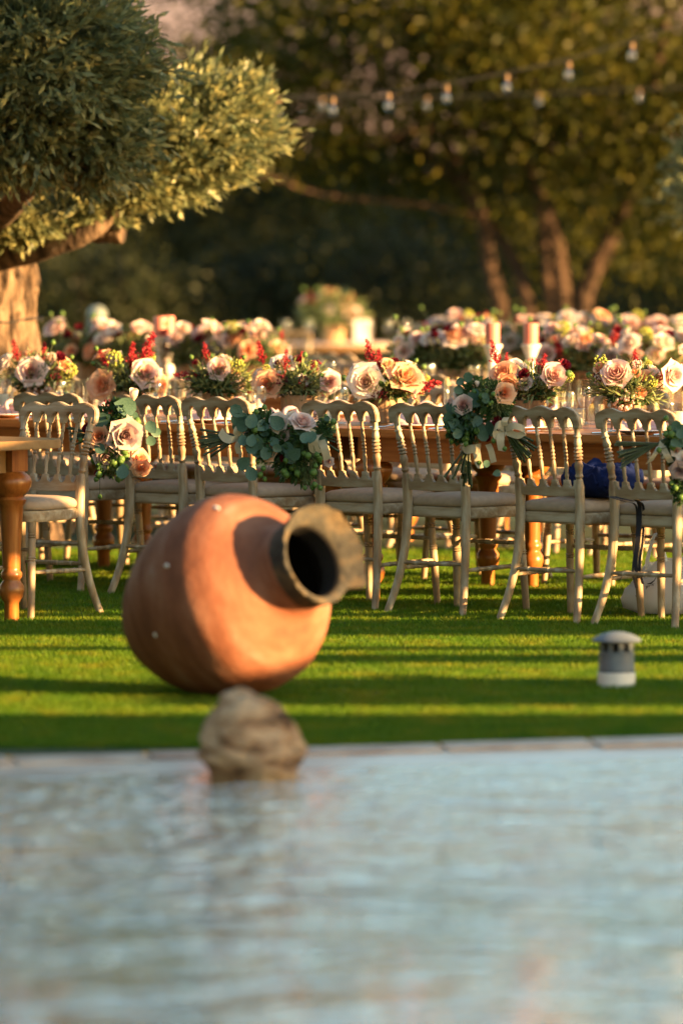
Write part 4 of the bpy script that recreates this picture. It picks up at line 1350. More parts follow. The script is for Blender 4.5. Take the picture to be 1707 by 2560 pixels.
hurricane(1328, .60, .043, .21, .07, 'taller glass cylinder right of the red daisies')
hurricane(1302, .42, .041, .165, .065, 'shorter glass cylinder right of the red daisies')
hurricane(8, .50, .043, .20, .08, 'glass cylinder cut by the left edge')
hurricane(432, .58, .041, .17, .06, 'glass cylinder left of the dark sprig pot')
hurricane(402, .75, .041, .20, .06, 'glass cylinder below the touching salmon candles')
hurricane(182, .72, .041, .16, .06, 'glass cylinder between the two leftmost flower pots')
hurricane(748, .62, .040, .13, .05, 'short glass cylinder under the pale rose at the centre')
hurricane(575, .80, .040, .16, .05, 'glass cylinder between the dark sprig pot and the centre pot')
hurricane(1040, .95, .042, .20, .06, 'glass cylinder behind the tied posy')
hurricane(1556, .55, .043, .17, .07, 'glass cylinder cut by the right edge')
PLATE = G().lathe([(.06, 0), (.075, .004), (.125, .014), (.135, .016), (.134, .019), (.12, .017), (.08, .008), (.001, .008)], 36, None, False).mesh('plate', M['plate'], True, 0, 60)
CHARGER = G().lathe([(.10, 0), (.155, .008), (.16, .010), (.15, .012), (.10, .006), (.001, .006)], 36, None, False).mesh('charger', M['table_pale'], True, 0, 60)
def wine_glass():
    return G().lathe([(.001, .001), (.030, .002), (.031, .004), (.006, .010), (.0035, .02), (.0035, .062), (.008, .070), (.024, .085), (.034, .108), (.035, .130), (.031, .160), (.029, .160), (.033, .130), (.032, .110), (.022, .088), (.001, .076)], 18, None, False).mesh('wine_glass', M['glass'], True, 0, 60)
WINE = wine_glass()
TUMB = G().lathe([(.024, .001), (.030, .004), (.038, .05), (.038, .092), (.036, .092), (.036, .05), (.026, .012), (.001, .012)], 14, None, False).mesh('tumbler', M['glass'], True, 0, 20)
def napkin_mesh(seed):
    r = random.Random(seed)
    g = G()
    nu, nv = 14, 9
    v = []
    for j in range(nv):
        b = j / (nv - 1) * 2 - 1
        for i in range(nu):
            a = i / (nu - 1) * 2 - 1
            pinch = .35 + .65 * abs(a) ** .8
            y = b * .055 * pinch
            z = .018 + .050 * (1 - b * b) * (1 - .45 * math.exp(-(a / .18) ** 2)) * (.8 + .3 * math.sin(a * 5 + seed)) + .010 * math.sin(b * 9 + a * 4 + seed)
            v.append((a * .105, y + .012 * math.sin(a * 4 + seed), z))
    g.add(v, [(j * nu + i, j * nu + i + 1, (j + 1) * nu + i + 1, (j + 1) * nu + i) for j in range(nv - 1) for i in range(nu - 1)])
    low = [(p[0], p[1], .016) for p in v]
    o = len(v)
    ring = [i for i in range(nu)] + [j * nu + nu - 1 for j in range(1, nv)] + [(nv - 1) * nu + i for i in range(nu - 2, -1, -1)] + [j * nu for j in range(nv - 2, 0, -1)]
    rv = [v[i] for i in ring] + [low[i] for i in ring]
    m = len(ring)
    g.add(rv, [(k, m + k, m + (k + 1) % m, (k + 1) % m) for k in range(m)])
    # knot band
    pts = [(.012 * math.sin(q * 2), .030 * math.cos(q), .040 + .034 * math.sin(q)) for q in [2 * PI * k / 14 for k in range(15)]]
    g.tube(pts, .011, 6)
    return g.mesh('napkin', M['napkin'], True, 0, 70)
NAPK = [napkin_mesh(k) for k in range(3)]
def fork():
    g = G()
    g.tube([(0, -.09, .004), (0, 0, .004), (0, .045, .008), (0, .06, .006)], [.004, .0025, .0025, .004], 6)
    for k in range(4):
        x = -.0066 + k * .0044
        g.tube([(x, .055, .006), (x, .075, .005), (x, .10, .009)], .0012, 4)
    g.box(-.009, .009, .055, .062, .004, .007)
    return g.mesh('fork', M['steel'])
def knife():
    g = G()
    g.tube([(0, -.11, .004), (0, -.02, .004), (0, -.01, .004)], [.0045, .005, .004], 6)
    g.prism([(-.002, -.012), (.008, -.008), (.009, .075), (.003, .105), (-.002, .11)], .003, .005)
    return g.mesh('knife', M['steel'])
FORK, KNIFE = fork(), knife()
MENU = G().box(-.05, .05, -.105, .105, 0, .0018).mesh('menu_card', M['paper'], False)
def setting(s, n, sgn, who, k):
    """place laid at the table edge; sgn 1 = near side"""
    rz = math.atan2(-U.y, -U.x) + (0 if sgn > 0 else PI)
    def put(ds, dn):
        return row(s - ds * sgn, n + dn * sgn, .7515)
    r = random.Random(k * 17 + (3 if sgn > 0 else 5))
    tag(obj('plate', PLATE, None, put(0, .19), (0, 0, rz)), 'white plate laid ' + who, 'plate', 'laid plates')
    tag(obj('napkin', NAPK[k % 3], None, put(0, .19), (0, 0, rz + r.uniform(-.35, .35))), 'knotted pink napkin laid ' + who, 'napkin', 'pink napkins')
    tag(obj('fork', FORK, None, put(-.165, .15), (0, 0, rz + r.uniform(-.1, .1))), 'steel fork laid ' + who, 'fork', 'laid cutlery')
    tag(obj('knife', KNIFE, None, put(.165, .15), (0, 0, rz + r.uniform(-.1, .1))), 'steel knife laid ' + who, 'knife', 'laid cutlery')
    tag(obj('wine_glass', WINE, None, put(.15, .36), (0, 0, 0)), 'stemmed glass standing ' + who, 'glass', 'stemmed glasses')
    tag(obj('tumbler', TUMB, None, put(.06, .40), (0, 0, 0)), 'cut glass tumbler standing ' + who, 'glass', 'cut tumblers')
NW = ['behind the rightmost front chair', 'behind the chair with the navy bag', 'behind the chair left of the navy bag', 'behind the chair right of the jar mouth', 'behind the chair above the jar shoulder',
      'behind the chair with the hanging roses', 'behind the half hidden chair at the left', 'behind the front chair cut by the left edge']
for k, (s, n) in enumerate(near_pos):
    setting(s, 0, 1, NW[k], k)
for k, (s, n) in enumerate(far_pos):
    setting(s, 1.40, -1, 'on the far side of the front row, %s from the right' % ORD[k], k + 20)
for k, xd in enumerate([655, 700, 760, 905, 945, 985, 1090, 1440, 480, 300]):
    s = s_at(xd, 4.25)
    tag(obj('wine_glass', WINE, None, row(s, 4.25, .7515)), 'stemmed glass near the front edge of the second row, %s placed' % ORD[k], 'glass', 'stemmed glasses of the second row')
    tag(obj('napkin', NAPK[k % 3], None, row(s + .12, 4.2, .7515), (0, 0, UA)), 'pink napkin near the front edge of the second row, %s placed' % ORD[k], 'napkin', 'pink napkins of the second row')
# rounded table at the left: plate edge and fork
pL = T0.location + (-U) * (L0 - .36) + N * (W0 - .20)
tag(obj('napkin', NAPK[1], None, (pL.x, pL.y, .7505), (0, 0, .3), .6), 'white folded cloth on the rounded pale table', 'napkin').data = G().prism([(-.11, -.05), (.12, -.05), (.13, .05), (-.12, .06)], .001, .016).mesh('napkin', M['paper'], True, .004)
tag(obj('fork', FORK, None, (pL.x - .02, pL.y - .03, .762), (0, 0, 1.2)), 'steel fork lying on the rounded pale table', 'fork')
# candlesticks on the second row
STP = [(.055, 0), (.055, .012), (.03, .025), (.022, .045), (.030, .065), (.036, .09), (.026, .12), (.020, .15), (.026, .165), (.020, .18), (.026, .21), (.036, .235), (.040, .25), (.050, .262), (.050, .274)]
STICK = G().lathe(STP, 20).mesh('candlestick', M['stick'], True, 0, 50)
SALM = G().lathe([(.037, 0), (.0375, .10), (.034, .108), (.012, .104)], 24).mesh('salmon', M['candle'], True, 0, 50)
for xd, yd, dep, lab in [(1130, 790, 28.6, 'left one of the spaced pair of salmon candles'), (1218, 790, 29.0, 'right one of the spaced pair of salmon candles'), (369, 772, 31.2, 'front one of the touching pair of salmon candles'), (386, 770, 31.6, 'rear one of the touching pair of salmon candles')]:
    q = at(xd, yd, dep)
    # slide along the view so that it stands on the second row
    sz = (q.z - .752) / .276
    obj_s = tag(obj('candlestick', STICK, None, (q.x, q.y, .752), None, (1, 1, sz)), 'white turned candlestick under the ' + lab, 'candlestick', 'white candlesticks')
    c = thing('pillar_candle', lab, 'candle', (q.x, q.y, .752 + .274 * sz + .0005), 0, 'salmon pillar candles')
    wx = obj('wax', SALM, c)
    obj('wick', G().tube([(0, 0, .10), (.001, 0, .118)], .0015, 5).mesh('wick', M['wire']), wx)
# framed card on the far table
q = at(832, 770, FT.y - .35)
fr = thing('framed_card', 'white framed card standing on the far round table', 'sign', (q.x, q.y, .753), R(4))
fcard = obj('card', G().box(-.066, .066, -.003, .003, .012, .19).mesh('card', M['paper'], False), fr)
for b in ((-.078, -.066, 0, .20), (.066, .078, 0, .20)):
    obj('frame_side', G().box(b[0], b[1], -.008, .008, b[2], b[3]).mesh('frame_side', M['brass'], True, .002), fr)
for z in (0, .19):
    obj('frame_side', G().box(-.066, .066, -.008, .008, z, z + .012).mesh('frame_side', M['brass'], True, .002), fr)
for k, (dx, dy) in enumerate([(-.38, -.3), (-.2, -.45), (.25, -.5), (.42, -.35), (.55, -.1), (-.58, -.05)]):
    tag(obj('wine_glass', WINE, None, (FT.x + dx, FT.y + dy, .7575), None, 1.1), 'stemmed glass on the far round table, %s placed' % ORD[k], 'glass', 'glasses of the far table')

# ------------------------------------------------------------------ posies tied to the chairs
def strip(keys, w, side, n=14):
    pts = crom(keys, n)
    side = Vector(side).normalized()
    v = []
    for i, p in enumerate(pts):
        v += [p - side * w / 2, p + side * w / 2]
    return v, [(2 * i, 2 * i + 1, 2 * i + 3, 2 * i + 2) for i in range(n - 1)]
def posy(label, Y, knot, head, stem_tip, flowers, leaves, pods, ribbon, seed, foli=(), spread=26, nst=18):
    r = random.Random(seed)
    K0 = at(knot[0], knot[1], Y)
    t = thing('posy', label, 'posy', K0, 0, 'posies tied to the front chairs')
    px = F / Y / K
    def L(x, y, d=0.0):
        return at(x, y, Y + d) - K0
    # stems
    T = Vector((stem_tip[0] - knot[0], -(stem_tip[1] - knot[1])))
    Ln = T.length
    T.normalize()
    Pp = Vector((-T.y, T.x))
    for k in range(nst):
        o = r.gauss(0, .55) * spread
        ln = Ln * r.uniform(.72, 1.05)
        e = T * ln + Pp * o
        e3 = Vector((e.x / px, r.uniform(-.03, .03), e.y / px))
        b = -(T * 30 + Pp * o * .3)
        b3 = Vector((b.x / px, r.uniform(-.008, .008), b.y / px))
        g = G().tube([b3, Vector((Pp.x * o * .06 / px, r.uniform(-.01, .01), Pp.y * o * .06 / px)), e3], [.0042, .0044, .0044 + r.uniform(0, .0022)], 5)
        obj('stem', g.mesh('stem', M['stem']), t)
    # head filler
    for (x, y, rx, ry, m) in foli:
        s_ = max(rx, ry) / px
        obj('foliage', SPRIG[{2: 4, 0: 5, 3: 5, 1: 5}[m]], t, L(x, y, -.01), (r.uniform(1.0, 1.9), 0, r.uniform(0, 6)), (rx / px, ry / px, rx / px * .7), 'stuff')
    for (x, y, rx, ry, m) in foli:
        obj('foliage', SPRIG[4], t, L(x + r.uniform(-6, 6), y + r.uniform(-6, 6), .0), (r.uniform(1.3, 1.8), r.uniform(-.4, .4), r.uniform(0, 6)), (rx * 1.1 / px, ry * 1.1 / px, rx / px * .5), 'stuff')
    for (kind, x, y, rad, d, *dr) in flowers:
        out = Vector(dr[0]) if dr else Vector((r.uniform(-.4, .4), -1, r.uniform(-.2, .4)))
        s_ = rad / px
        if kind in ROSE:
            obj('rose', r.choice(ROSE[kind]), t, L(x, y, d) - out.normalized() * s_ * .4, face(out) @ Quaternion((0, 0, 1), r.uniform(0, 6)), s_)
        elif kind == 'bud':
            obj('rosebud', BUD['cream'], t, L(x, y, d), face(out), s_)
        elif kind == 'ruff':
            obj('carnation', RUFF, t, L(x, y, d), face(out), s_)
        else:
            obj('blossom_cluster', CLUST[{'lime': 'lime', 'bclust': 'burgundy', 'hyd': 'blush'}[kind]], t, L(x, y, d), (1, 2, 3), s_)
    for (x, y, rad) in leaves:
        a = r.uniform(0, 6.28)
        q = Quaternion((0, 0, 1), a) @ Quaternion((1, 0, 0), r.uniform(.5, 2.2))
        obj('eucalyptus_leaf', EUCA, t, L(x, y, r.uniform(-.09, -.03)), Quaternion((0, 1, 0), r.uniform(0, 6.28)) @ Quaternion((1, 0, 0), r.uniform(.9, 2.0)), rad * 2.0 / px)
    gg = G()
    for (x, y, rad) in pods:
        p = L(x, y, r.uniform(-.08, -.03))
        obj('seed_pod', POD, t, p, face((r.uniform(-.5, .5), r.uniform(-.5, .2), -1)), rad / px)
        h = L(head[0], head[1], -.01)
        gg.tube([p, p.lerp(h, .4) + Vector((r.uniform(-.02, .02), 0, .02)), p.lerp(h, .7)], .0011, 4)
    if pods:
        obj('vine', gg.mesh('vine', M['stem']), t, kind='stuff')
    for (keys, w, side) in ribbon:
        v, f = strip([L(*q) for q in keys], w / px, side)
        obj('ribbon', G().add(v, f).mesh('ribbon', M['ribbon'], True, 0, 80), t)
    return t
def scat(cx, cy, rx, ry, n, r0, r1, seed):
    r = random.Random(seed)
    out = []
    for k in range(n):
        a = r.uniform(0, 6.28)
        q = math.sqrt(r.random())
        out.append((cx + rx * q * math.cos(a), cy + ry * q * math.sin(a), r.uniform(r0, r1)))
    return out
posy('posy hanging stems down beside the chair left of the navy bag', 23.30, (1075, 1022), (1078, 935), (1058, 1112),
     [('blush', 1063, 930, 24, -.08, (-.3, -1, .3)), ('cream', 1052, 905, 10, -.02), ('ruff', 1118, 1005, 12, -.03), ('blush', 1035, 925, 14, -.03, (-1, -.5, .2))],
     scat(1065, 965, 45, 42, 18, 11, 17, 1) + scat(1035, 960, 16, 30, 6, 11, 16, 2) + scat(1062, 890, 26, 16, 6, 10, 15, 3) + [(1120, 965, 20), (1098, 970, 14), (1130, 1090, 10), (1110, 1075, 10)],
     scat(1065, 1000, 34, 26, 9, 6, 9, 4) + [(1036, 1012, 6), (1030, 988, 6), (1088, 900, 7), (1100, 1062, 6)],
     [([(1062, 1022, .0), (1070, 1032, -.04), (1090, 1030, -.05), (1103, 1028, -.02)], 20, (.1, 0, 1)), ([(1093, 1028, -.03), (1095, 1045, -.045), (1098, 1062, -.03), (1105, 1075, -.03)], 17, (1, 0, .15)), ([(1120, 1020, -.03), (1127, 1036, -.04), (1133, 1062, -.03)], 14, (1, 0, .3))],
     1, [(1080, 960, 62, 56, 2), (1090, 905, 46, 36, 1), (1062, 985, 42, 38, 2)], 30)
posy('posy with lit foliage and peach rose, stems fanning right across spindles', 23.22, (1158, 985), (1135, 925), (1215, 1050),
     [('peach', 1158, 902, 22, -.05, (.3, -1, .1)), ('bud', 1095, 888, 9, 0, (0, -.2, 1)), ('ruff', 1140, 968, 16, -.02), ('bclust', 1120, 890, 9, -.02), ('bclust', 1132, 898, 8, -.03)],
     scat(1125, 900, 22, 20, 5, 8, 12, 7), scat(1120, 905, 26, 22, 5, 5, 7, 8) + [(1158, 1030, 6), (1132, 1012, 6)],
     [([(1160, 985, -.03), (1146, 975, -.06), (1133, 985, -.05), (1140, 1000, -.04), (1158, 990, -.03)], 20, (.3, 0, 1)), ([(1160, 985, -.03), (1180, 978, -.07), (1205, 988, -.05), (1190, 1000, -.04), (1162, 992, -.03)], 16, (0, 0, 1)), ([(1155, 990, -.03), (1148, 1010, -.05), (1152, 1036, -.04)], 18, (1, 0, -.2)), ([(1158, 978, -.05), (1158, 966, -.06), (1162, 958, -.04)], 14, (1, 0, 0))],
     2, [(1140, 925, 40, 42, 0), (1128, 900, 36, 30, 3), (1150, 945, 30, 30, 0)], 24)
posy('posy lying sideways across the chair above the jar, stems to the left', 23.72, (548, 1003), (640, 1000), (462, 1022),
     [('cream', 640, 970, 24, -.05, (-.3, -1, .3)), ('mauve', 650, 1000, 13, -.04, (-.4, -1, 0)), ('peach', 617, 1040, 18, -.05, (-.6, -1, .1)), ('ruff', 600, 985, 13, -.02), ('ruff', 655, 1052, 14, -.02), ('bclust', 670, 990, 11, -.03)],
     scat(640, 1020, 50, 30, 16, 12, 18, 11) + scat(572, 975, 22, 40, 10, 14, 20, 12) + [(565, 955, 22), (585, 948, 18), (620, 955, 20), (573, 1050, 18), (568, 1070, 18), (600, 955, 12)],
     scat(660, 1060, 40, 36, 10, 6, 10, 13) + [(588, 945, 7), (607, 935, 7), (586, 987, 9), (605, 1075, 7), (598, 1090, 8), (608, 1100, 6), (592, 1060, 6), (700, 1080, 10), (716, 1095, 7)],
     [([(552, 1002, -.03), (545, 990, -.06), (552, 975, -.05), (560, 985, -.03)], 20, (1, 0, .3)), ([(550, 1004, -.03), (532, 1010, -.06), (516, 1004, -.05), (506, 990, -.04)], 20, (.6, 0, 1)), ([(552, 1008, -.02), (546, 1026, -.03), (550, 1042, -.02)], 14, (1, 0, 0))],
     3, [(630, 1010, 62, 48, 2), (665, 1050, 44, 52, 2), (600, 985, 40, 40, 2)], 34, 15)
posy('posy with open pale rose, short stems bursting right at the chair post', 23.66, (728, 1000), (690, 985), (772, 990),
     [('blush', 695, 968, 26, -.04, (.2, -.6, .8)), ('cream', 672, 960, 14, .02), ('blush', 755, 1060, 10, .04)],
     scat(700, 1005, 26, 20, 7, 12, 17, 21) + [(690, 1030, 18), (742, 960, 8)],
     scat(715, 1070, 22, 50, 9, 6, 9, 22) + [(765, 968, 8), (748, 955, 5), (720, 1085, 10), (735, 1120, 7), (700, 1120, 6)],
     [([(730, 998, -.04), (720, 1010, -.07), (722, 1032, -.05), (735, 1040, -.04)], 24, (1, 0, .2)), ([(725, 995, -.04), (712, 990, -.06), (704, 994, -.04)], 14, (.2, 0, 1)), ([(735, 1005, -.03), (745, 1030, -.05), (752, 1055, -.03)], 18, (1, 0, .3))],
     4, [(698, 1000, 36, 34, 2), (705, 1060, 34, 54, 1), (745, 985, 28, 26, 2)], 44, 16)
posy('hanging posy of peach and mauve roses with large leaves, left of the jar', 24.35, (220, 1000), (250, 1000), (165, 1020),
     [('peach', 228, 1002, 25, -.07, (-.2, -1, .1)), ('mauve', 289, 1000, 32, -.09, (.25, -1, -.15)), ('mauve', 246, 1050, 26, -.06, (0, -1, -.35)), ('bud', 306, 920, 19, -.02, (.1, -.3, 1)), ('peach', 322, 1055, 20, -.03, (.5, -.8, .3)), ('peach', 325, 1075, 20, -.06, (.2, -1, -.6)), ('cream', 215, 1000, 12, .02), ('ruff', 200, 985, 15, .0), ('ruff', 232, 1085, 16, -.02), ('bclust', 300, 1035, 10, -.04), ('bclust', 247, 925, 9, -.03), ('bclust', 254, 948, 7, -.05)],
     [(262, 925, 26), (280, 945, 24), (255, 955, 22), (285, 970, 22), (270, 975, 22), (305, 985, 16), (345, 985, 14), (358, 995, 16), (340, 1000, 14), (285, 1065, 18), (262, 990, 16)] + scat(255, 1030, 40, 40, 10, 10, 16, 31),
     scat(262, 1060, 46, 34, 14, 7, 11, 32) + [(315, 968, 11), (223, 975, 9), (280, 1092, 11), (288, 1080, 10), (272, 1100, 8), (228, 1090, 9), (222, 1100, 7), (186, 1010, 6), (230, 1140, 6), (184, 1090, 6)],
     [], 5, [(255, 1010, 58, 60, 2), (262, 960, 46, 40, 2), (250, 1060, 46, 36, 1)], 60, 6)
posy('posy cut by the right edge, long stems reaching left over the spindles', 22.55, (1505, 1020), (1565, 1040), (1418, 1045),
     [('mauve', 1560, 1080, 20, -.06, (-.2, -1, -.3)), ('cream', 1552, 1035, 12, -.05), ('ruff', 1548, 1100, 18, .02), ('cream', 1572, 1055, 18, -.06)],
     scat(1570, 1010, 26, 40, 10, 11, 16, 41), scat(1540, 1000, 26, 30, 9, 7, 10, 42) + [(1528, 960, 7), (1512, 1033, 7), (1550, 1120, 8), (1562, 1140, 9), (1540, 1110, 7)],
     [([(1515, 1022, -.03), (1508, 1035, -.05), (1498, 1050, -.05), (1490, 1062, -.03)], 20, (1, 0, .5)), ([(1520, 1025, -.03), (1530, 1045, -.06), (1540, 1062, -.04)], 15, (1, 0, .2)), ([(1512, 1018, -.03), (1530, 1040, -.06), (1520, 1048, -.05)], 14, (.3, 0, 1))],
     6, [(1560, 1030, 40, 50, 2), (1560, 1110, 34, 50, 2)], 30, 16)

# ------------------------------------------------------------------ clay jar
JC = at(533, 1388, 19.42)
JC.z = .341
jax = Vector((.70, -.62, .345)).normalized()
jq = face(jax)
jar = thing('clay_jar', 'large terracotta jar lying tilted on the lawn beside the pool', 'jar', (JC.x, JC.y, 0))
# profile along the axis: base to mouth (outside), then back inside
jp = [(.02, -.380), (.15, -.380), (.175, -.365), (.235, -.295), (.285, -.21), (.324, -.115), (.343, -.02), (.346, .05), (.333, .115), (.298, .175), (.248, .222), (.200, .250), (.170, .268), (.155, .288), (.149, .325), (.148, .345), (.140, .350)]
g = G()
fine = []
for i in range(len(jp) - 1):
    p0, p1, p2, p3 = jp[max(i - 1, 0)], jp[i], jp[i + 1], jp[min(i + 2, len(jp) - 1)]
    for k in range(3):
        u = k / 3
        fine.append(tuple(.5 * (2 * p1[q] + (p2[q] - p0[q]) * u + (2 * p0[q] - 5 * p1[q] + 4 * p2[q] - p3[q]) * u * u + (3 * p1[q] - p0[q] - 3 * p2[q] + p3[q]) * u ** 3) for q in (0, 1)))
fine.append(jp[-1])
seg = 72
v = []
for (r, z) in fine:
    for k in range(seg):
        a = 2 * PI * k / seg
        rr = r * (1 + .008 * math.sin(2 * a + 3 * z) + .0035 * math.sin(z * 75) + .002 * math.sin(z * 140 + a))
        v.append((rr * math.cos(a), rr * math.sin(a), z))
g.add(v, [(i * seg + k, i * seg + (k + 1) % seg, (i + 1) * seg + (k + 1) % seg, (i + 1) * seg + k) for i in range(len(fine) - 1) for k in range(seg)])
g.add(v[:seg], [tuple(range(seg - 1, -1, -1))])
obj('body', g.mesh('body', M['clay'], True, 0, 60), jar, (0, 0, JC.z), jq)
# broken lip: a flared collar that only runs round part of the mouth
inv = jq.inverted()
def ang_of(d):
    q = inv @ Vector(d)
    return math.atan2(q.y, q.x)
a_mid = ang_of((.60, .25, .78))
g = G()
v = []
n1 = 120
for k in range(n1):
    a = 2 * PI * k / n1
    d = (a - a_mid + PI) % (2 * PI) - PI          # -pi .. pi round the middle of the surviving lip
    if d < -1.50:
        e = max(0.0, 1 - (-1.50 - d) / .10)
    elif d < .1:
        e = 1.0
    else:
        e = max(0.0, 1 - (d - .1) / 1.9) ** .75
    e *= 1 + .05 * math.sin(a * 7) + .03 * math.sin(a * 17)
    w = .004 * math.sin(a * 9 + 1) + .003 * math.sin(a * 23)
    for (r, z) in [(.1488, .335), (.153 + .010 * e, .375 + .004 * e), (.156 + .022 * e, .396 + .016 * e), (.158 + .038 * e, .409 + .036 * e + w), (.154 + .038 * e, .4145 + .043 * e + w), (.149 + .026 * e, .411 + .026 * e), (.141 + .013 * e, .4065 + .011 * e), (.131, .402), (.1245, .385), (.1222, .345)]:
        v.append((r * math.cos(a), r * math.sin(a), z))
m = 10
g.add(v, [(k * m + i, k * m + i + 1, ((k + 1) % n1) * m + i + 1, ((k + 1) % n1) * m + i) for k in range(n1) for i in range(m - 1)])
obj('worn_lip', g.mesh('worn_lip', M['clay_rim'], True, 0, 60), jar, (0, 0, JC.z), jq)
obj('shade_lining', G().lathe([(.1262, .3935), (.1222, .385), (.1218, .32), (.17, .25), (.25, .17), (.30, .04), (.25, -.2), (.05, -.34)], 36, None, False).mesh('shade_lining', M['dark'], False), jar, (0, 0, JC.z), jq)  # inner wall painted near-black in place of the shade inside
# pale lime chips stuck to the body
def jar_hit(xd, yd):
    o = Vector((0, 0, CAM_H))
    d = (at(xd, yd, 20) - o).normalized()
    best = None
    tt = 18.6
    while tt < 20.2:
        p = o + d * tt
        q = inv @ (p - Vector((JC.x, JC.y, JC.z)))
        if -.38 < q.z < .26:
            rr = np.interp(q.z, [w[1] for w in jp[:13]], [w[0] for w in jp[:13]])
            if math.hypot(q.x, q.y) < rr:
                return p, q
        tt += .002
    return None, None
for (xd, yd, a, b, rz) in [(497, 1166, .022, .008, -.5), (383, 1299, .014, .007, 0), (358, 1458, .010, .010, 0)]:
    p, q = jar_hit(xd, yd)
    if p is None:
        continue
    nrm = (jq @ Vector((q.x, q.y, .12 * (1 if q.z > .1 else -.1)))).normalized()
    gg = G().lathe([(.3, -.004), (1.0, .0), (.9, .0022), (.4, .0032)], 10)
    o = obj('lime_chip', gg.mesh('lime_chip', M['chip'], True), jar, p - Vector((JC.x, JC.y, 0)), face(nrm) @ Quaternion((0, 0, 1), rz), (a, b, 1))

# ------------------------------------------------------------------ rock at the pool edge
rk = at(578, 1700, 16.95)
rp = Vector((rk.x, 16.98, -.075))
bm = bmesh.new()
bmesh.ops.create_icosphere(bm, subdivisions=5, radius=1)
for vtx in bm.verts:
    p = vtx.co.copy()
    d = p.normalized()
    z = d.z
    # rounded cone, widest a third up
    hz = math.hypot(d.x, d.y) + 1e-6
    zz = math.asin(max(-1, min(1, z))) / (PI / 2)          # -1 .. 1
    w = np.interp(zz, [-1, -.92, -.6, -.3, 0, .3, .6, .85, 1], [0, .88, .99, 1.0, .90, .71, .50, .32, 0])
    q = Vector((d.x / hz * w * .160, d.y / hz * w * .14, (zz * .5 + .5) * .275))
    q.x += -.012 * zz
    n1_ = mn.fractal(d * 1.6 + Vector((3, 1, 7)), 1.0, 2.0, 4) * .6
    ridg = abs(mn.noise(Vector((d.x * 1.3, d.y * 1.3, z * 5.5 + d.x * 1.2))))
    q *= 1 + .10 * n1_ - .07 * math.exp(-(ridg / .07) ** 2) * (1.3 if zz < .1 else .4)
    n2_ = mn.fractal(d * 6, 1.0, 2.0, 3)
    q *= 1 + .03 * n2_
    vtx.co = q
rr_ = random.Random(12)
ctr = Vector((0, 0, .12))
for k in range(26):
    nn = Vector((rr_.gauss(0, 1), rr_.gauss(0, 1), rr_.gauss(.15, .8))).normalized()
    ext = max((vt_.co - ctr).dot(nn) for vt_ in bm.verts)
    lim = ext * rr_.uniform(.80, .93)
    for vt_ in bm.verts:
        ov = (vt_.co - ctr).dot(nn) - lim
        if ov > 0:
            vt_.co -= nn * ov * .92
for vt_ in bm.verts:
    c_ = vt_.co
    st = mn.noise(Vector((c_.x * 6, c_.y * 6, c_.z * 34 + c_.x * 9)))
    vt_.co = c_ * (1 + .035 * mn.fractal(c_ * 28, 1, 2, 3)) + Vector((c_.x, c_.y, 0)) * (-.10 * max(0, st - .12) * (1.5 if c_.z < .14 else .6))
me = bpy.data.meshes.new('rock')
bm.to_mesh(me)
bm.free()
me.materials.append(M['rock'])
me.polygons.foreach_set('use_smooth', [True] * len(me.polygons))
tag(obj('rock', me, None, rp, None, (1.16, 1.1, 1.13)), 'layered brown rock standing on the pool edge before the jar', 'rock')

# ------------------------------------------------------------------ capped vent on the lawn
vp = ground(1416, 1580)
vt = thing('vent_post', 'small grey capped post with dark slots on the lawn', 'garden post', vp)
obj('collar', G().lathe([(.066, 0), (.066, .052), (.062, .055)], 28).mesh('collar', M['white_plastic'], True, 0, 40), vt)
vpipe = obj('pipe', G().lathe([(.061, .05), (.064, .056), (.064, .066), (.062, .07), (.0615, .122), (.059, .124), (.059, .126)], 28).mesh('pipe', M['grey_plastic'], True, 0, 40), vt)
obj('shade_core', G().lathe([(.044, .118), (.044, .166)], 20).mesh('shade_core', M['dark'], True), vpipe)  # near-black colour stands for the shade behind the slots
for k in range(9):
    a = 2 * PI * (k + .1) / 9
    g = G().box(-.0095, .0095, -.004, .004, .125, .166)
    obj('slot_bar', g.mesh('slot_bar', M['grey_plastic'], True, .002), vpipe, (.055 * math.cos(a), .055 * math.sin(a), 0), (0, 0, a + PI / 2))
obj('cap', G().lathe([(.055, .164), (.084, .160), (.087, .166), (.080, .173), (.055, .186), (.025, .194), (.003, .196)], 32).mesh('cap', M['grey_plastic'], True, 0, 50), vt)

# ------------------------------------------------------------------ navy bag on a chair and plastic bag below another
s_, n_ = near_pos[1]
pc = row(s_ - .10, n_ + .03, .503)
bm = bmesh.new()
bmesh.ops.create_icosphere(bm, subdivisions=5, radius=1)
for vtx in bm.verts:
    d = vtx.co.normalized()
    q = Vector((math.copysign(abs(d.x) ** .7, d.x) * .155, math.copysign(abs(d.y) ** .7, d.y) * .13, (math.copysign(abs(d.z) ** .8, d.z) * .5 + .5) * .105))
    f = mn.fractal(Vector((d.x * 2.0, d.y * 2.0, d.z)) + Vector((5, 2, 1)), 1, 2, 4)
    rid = abs(mn.noise(Vector((d.x * 2.6 + d.z, d.y * 1.4, d.z * 2))))
    q.z *= 1 + .30 * f - .16 * math.exp(-(rid / .08) ** 2) - .35 * max(0, -d.x) ** 2
    q.x *= 1 + .10 * f
    vtx.co = q
me = bpy.data.meshes.new('navy_bag')
bm.to_mesh(me)
bm.free()
me.materials.append(M['navy'])
me.polygons.foreach_set('use_smooth', [True] * len(me.polygons))
for vtx in me.vertices:
    vtx.co = (vtx.co.x * 1.12, vtx.co.y, vtx.co.z * 1.35)
nb = thing('cloth_bag', 'crumpled navy cloth bag lying on a chair seat', 'bag', pc, math.atan2(-U.y, -U.x) - .25)
obj('body', me, nb)
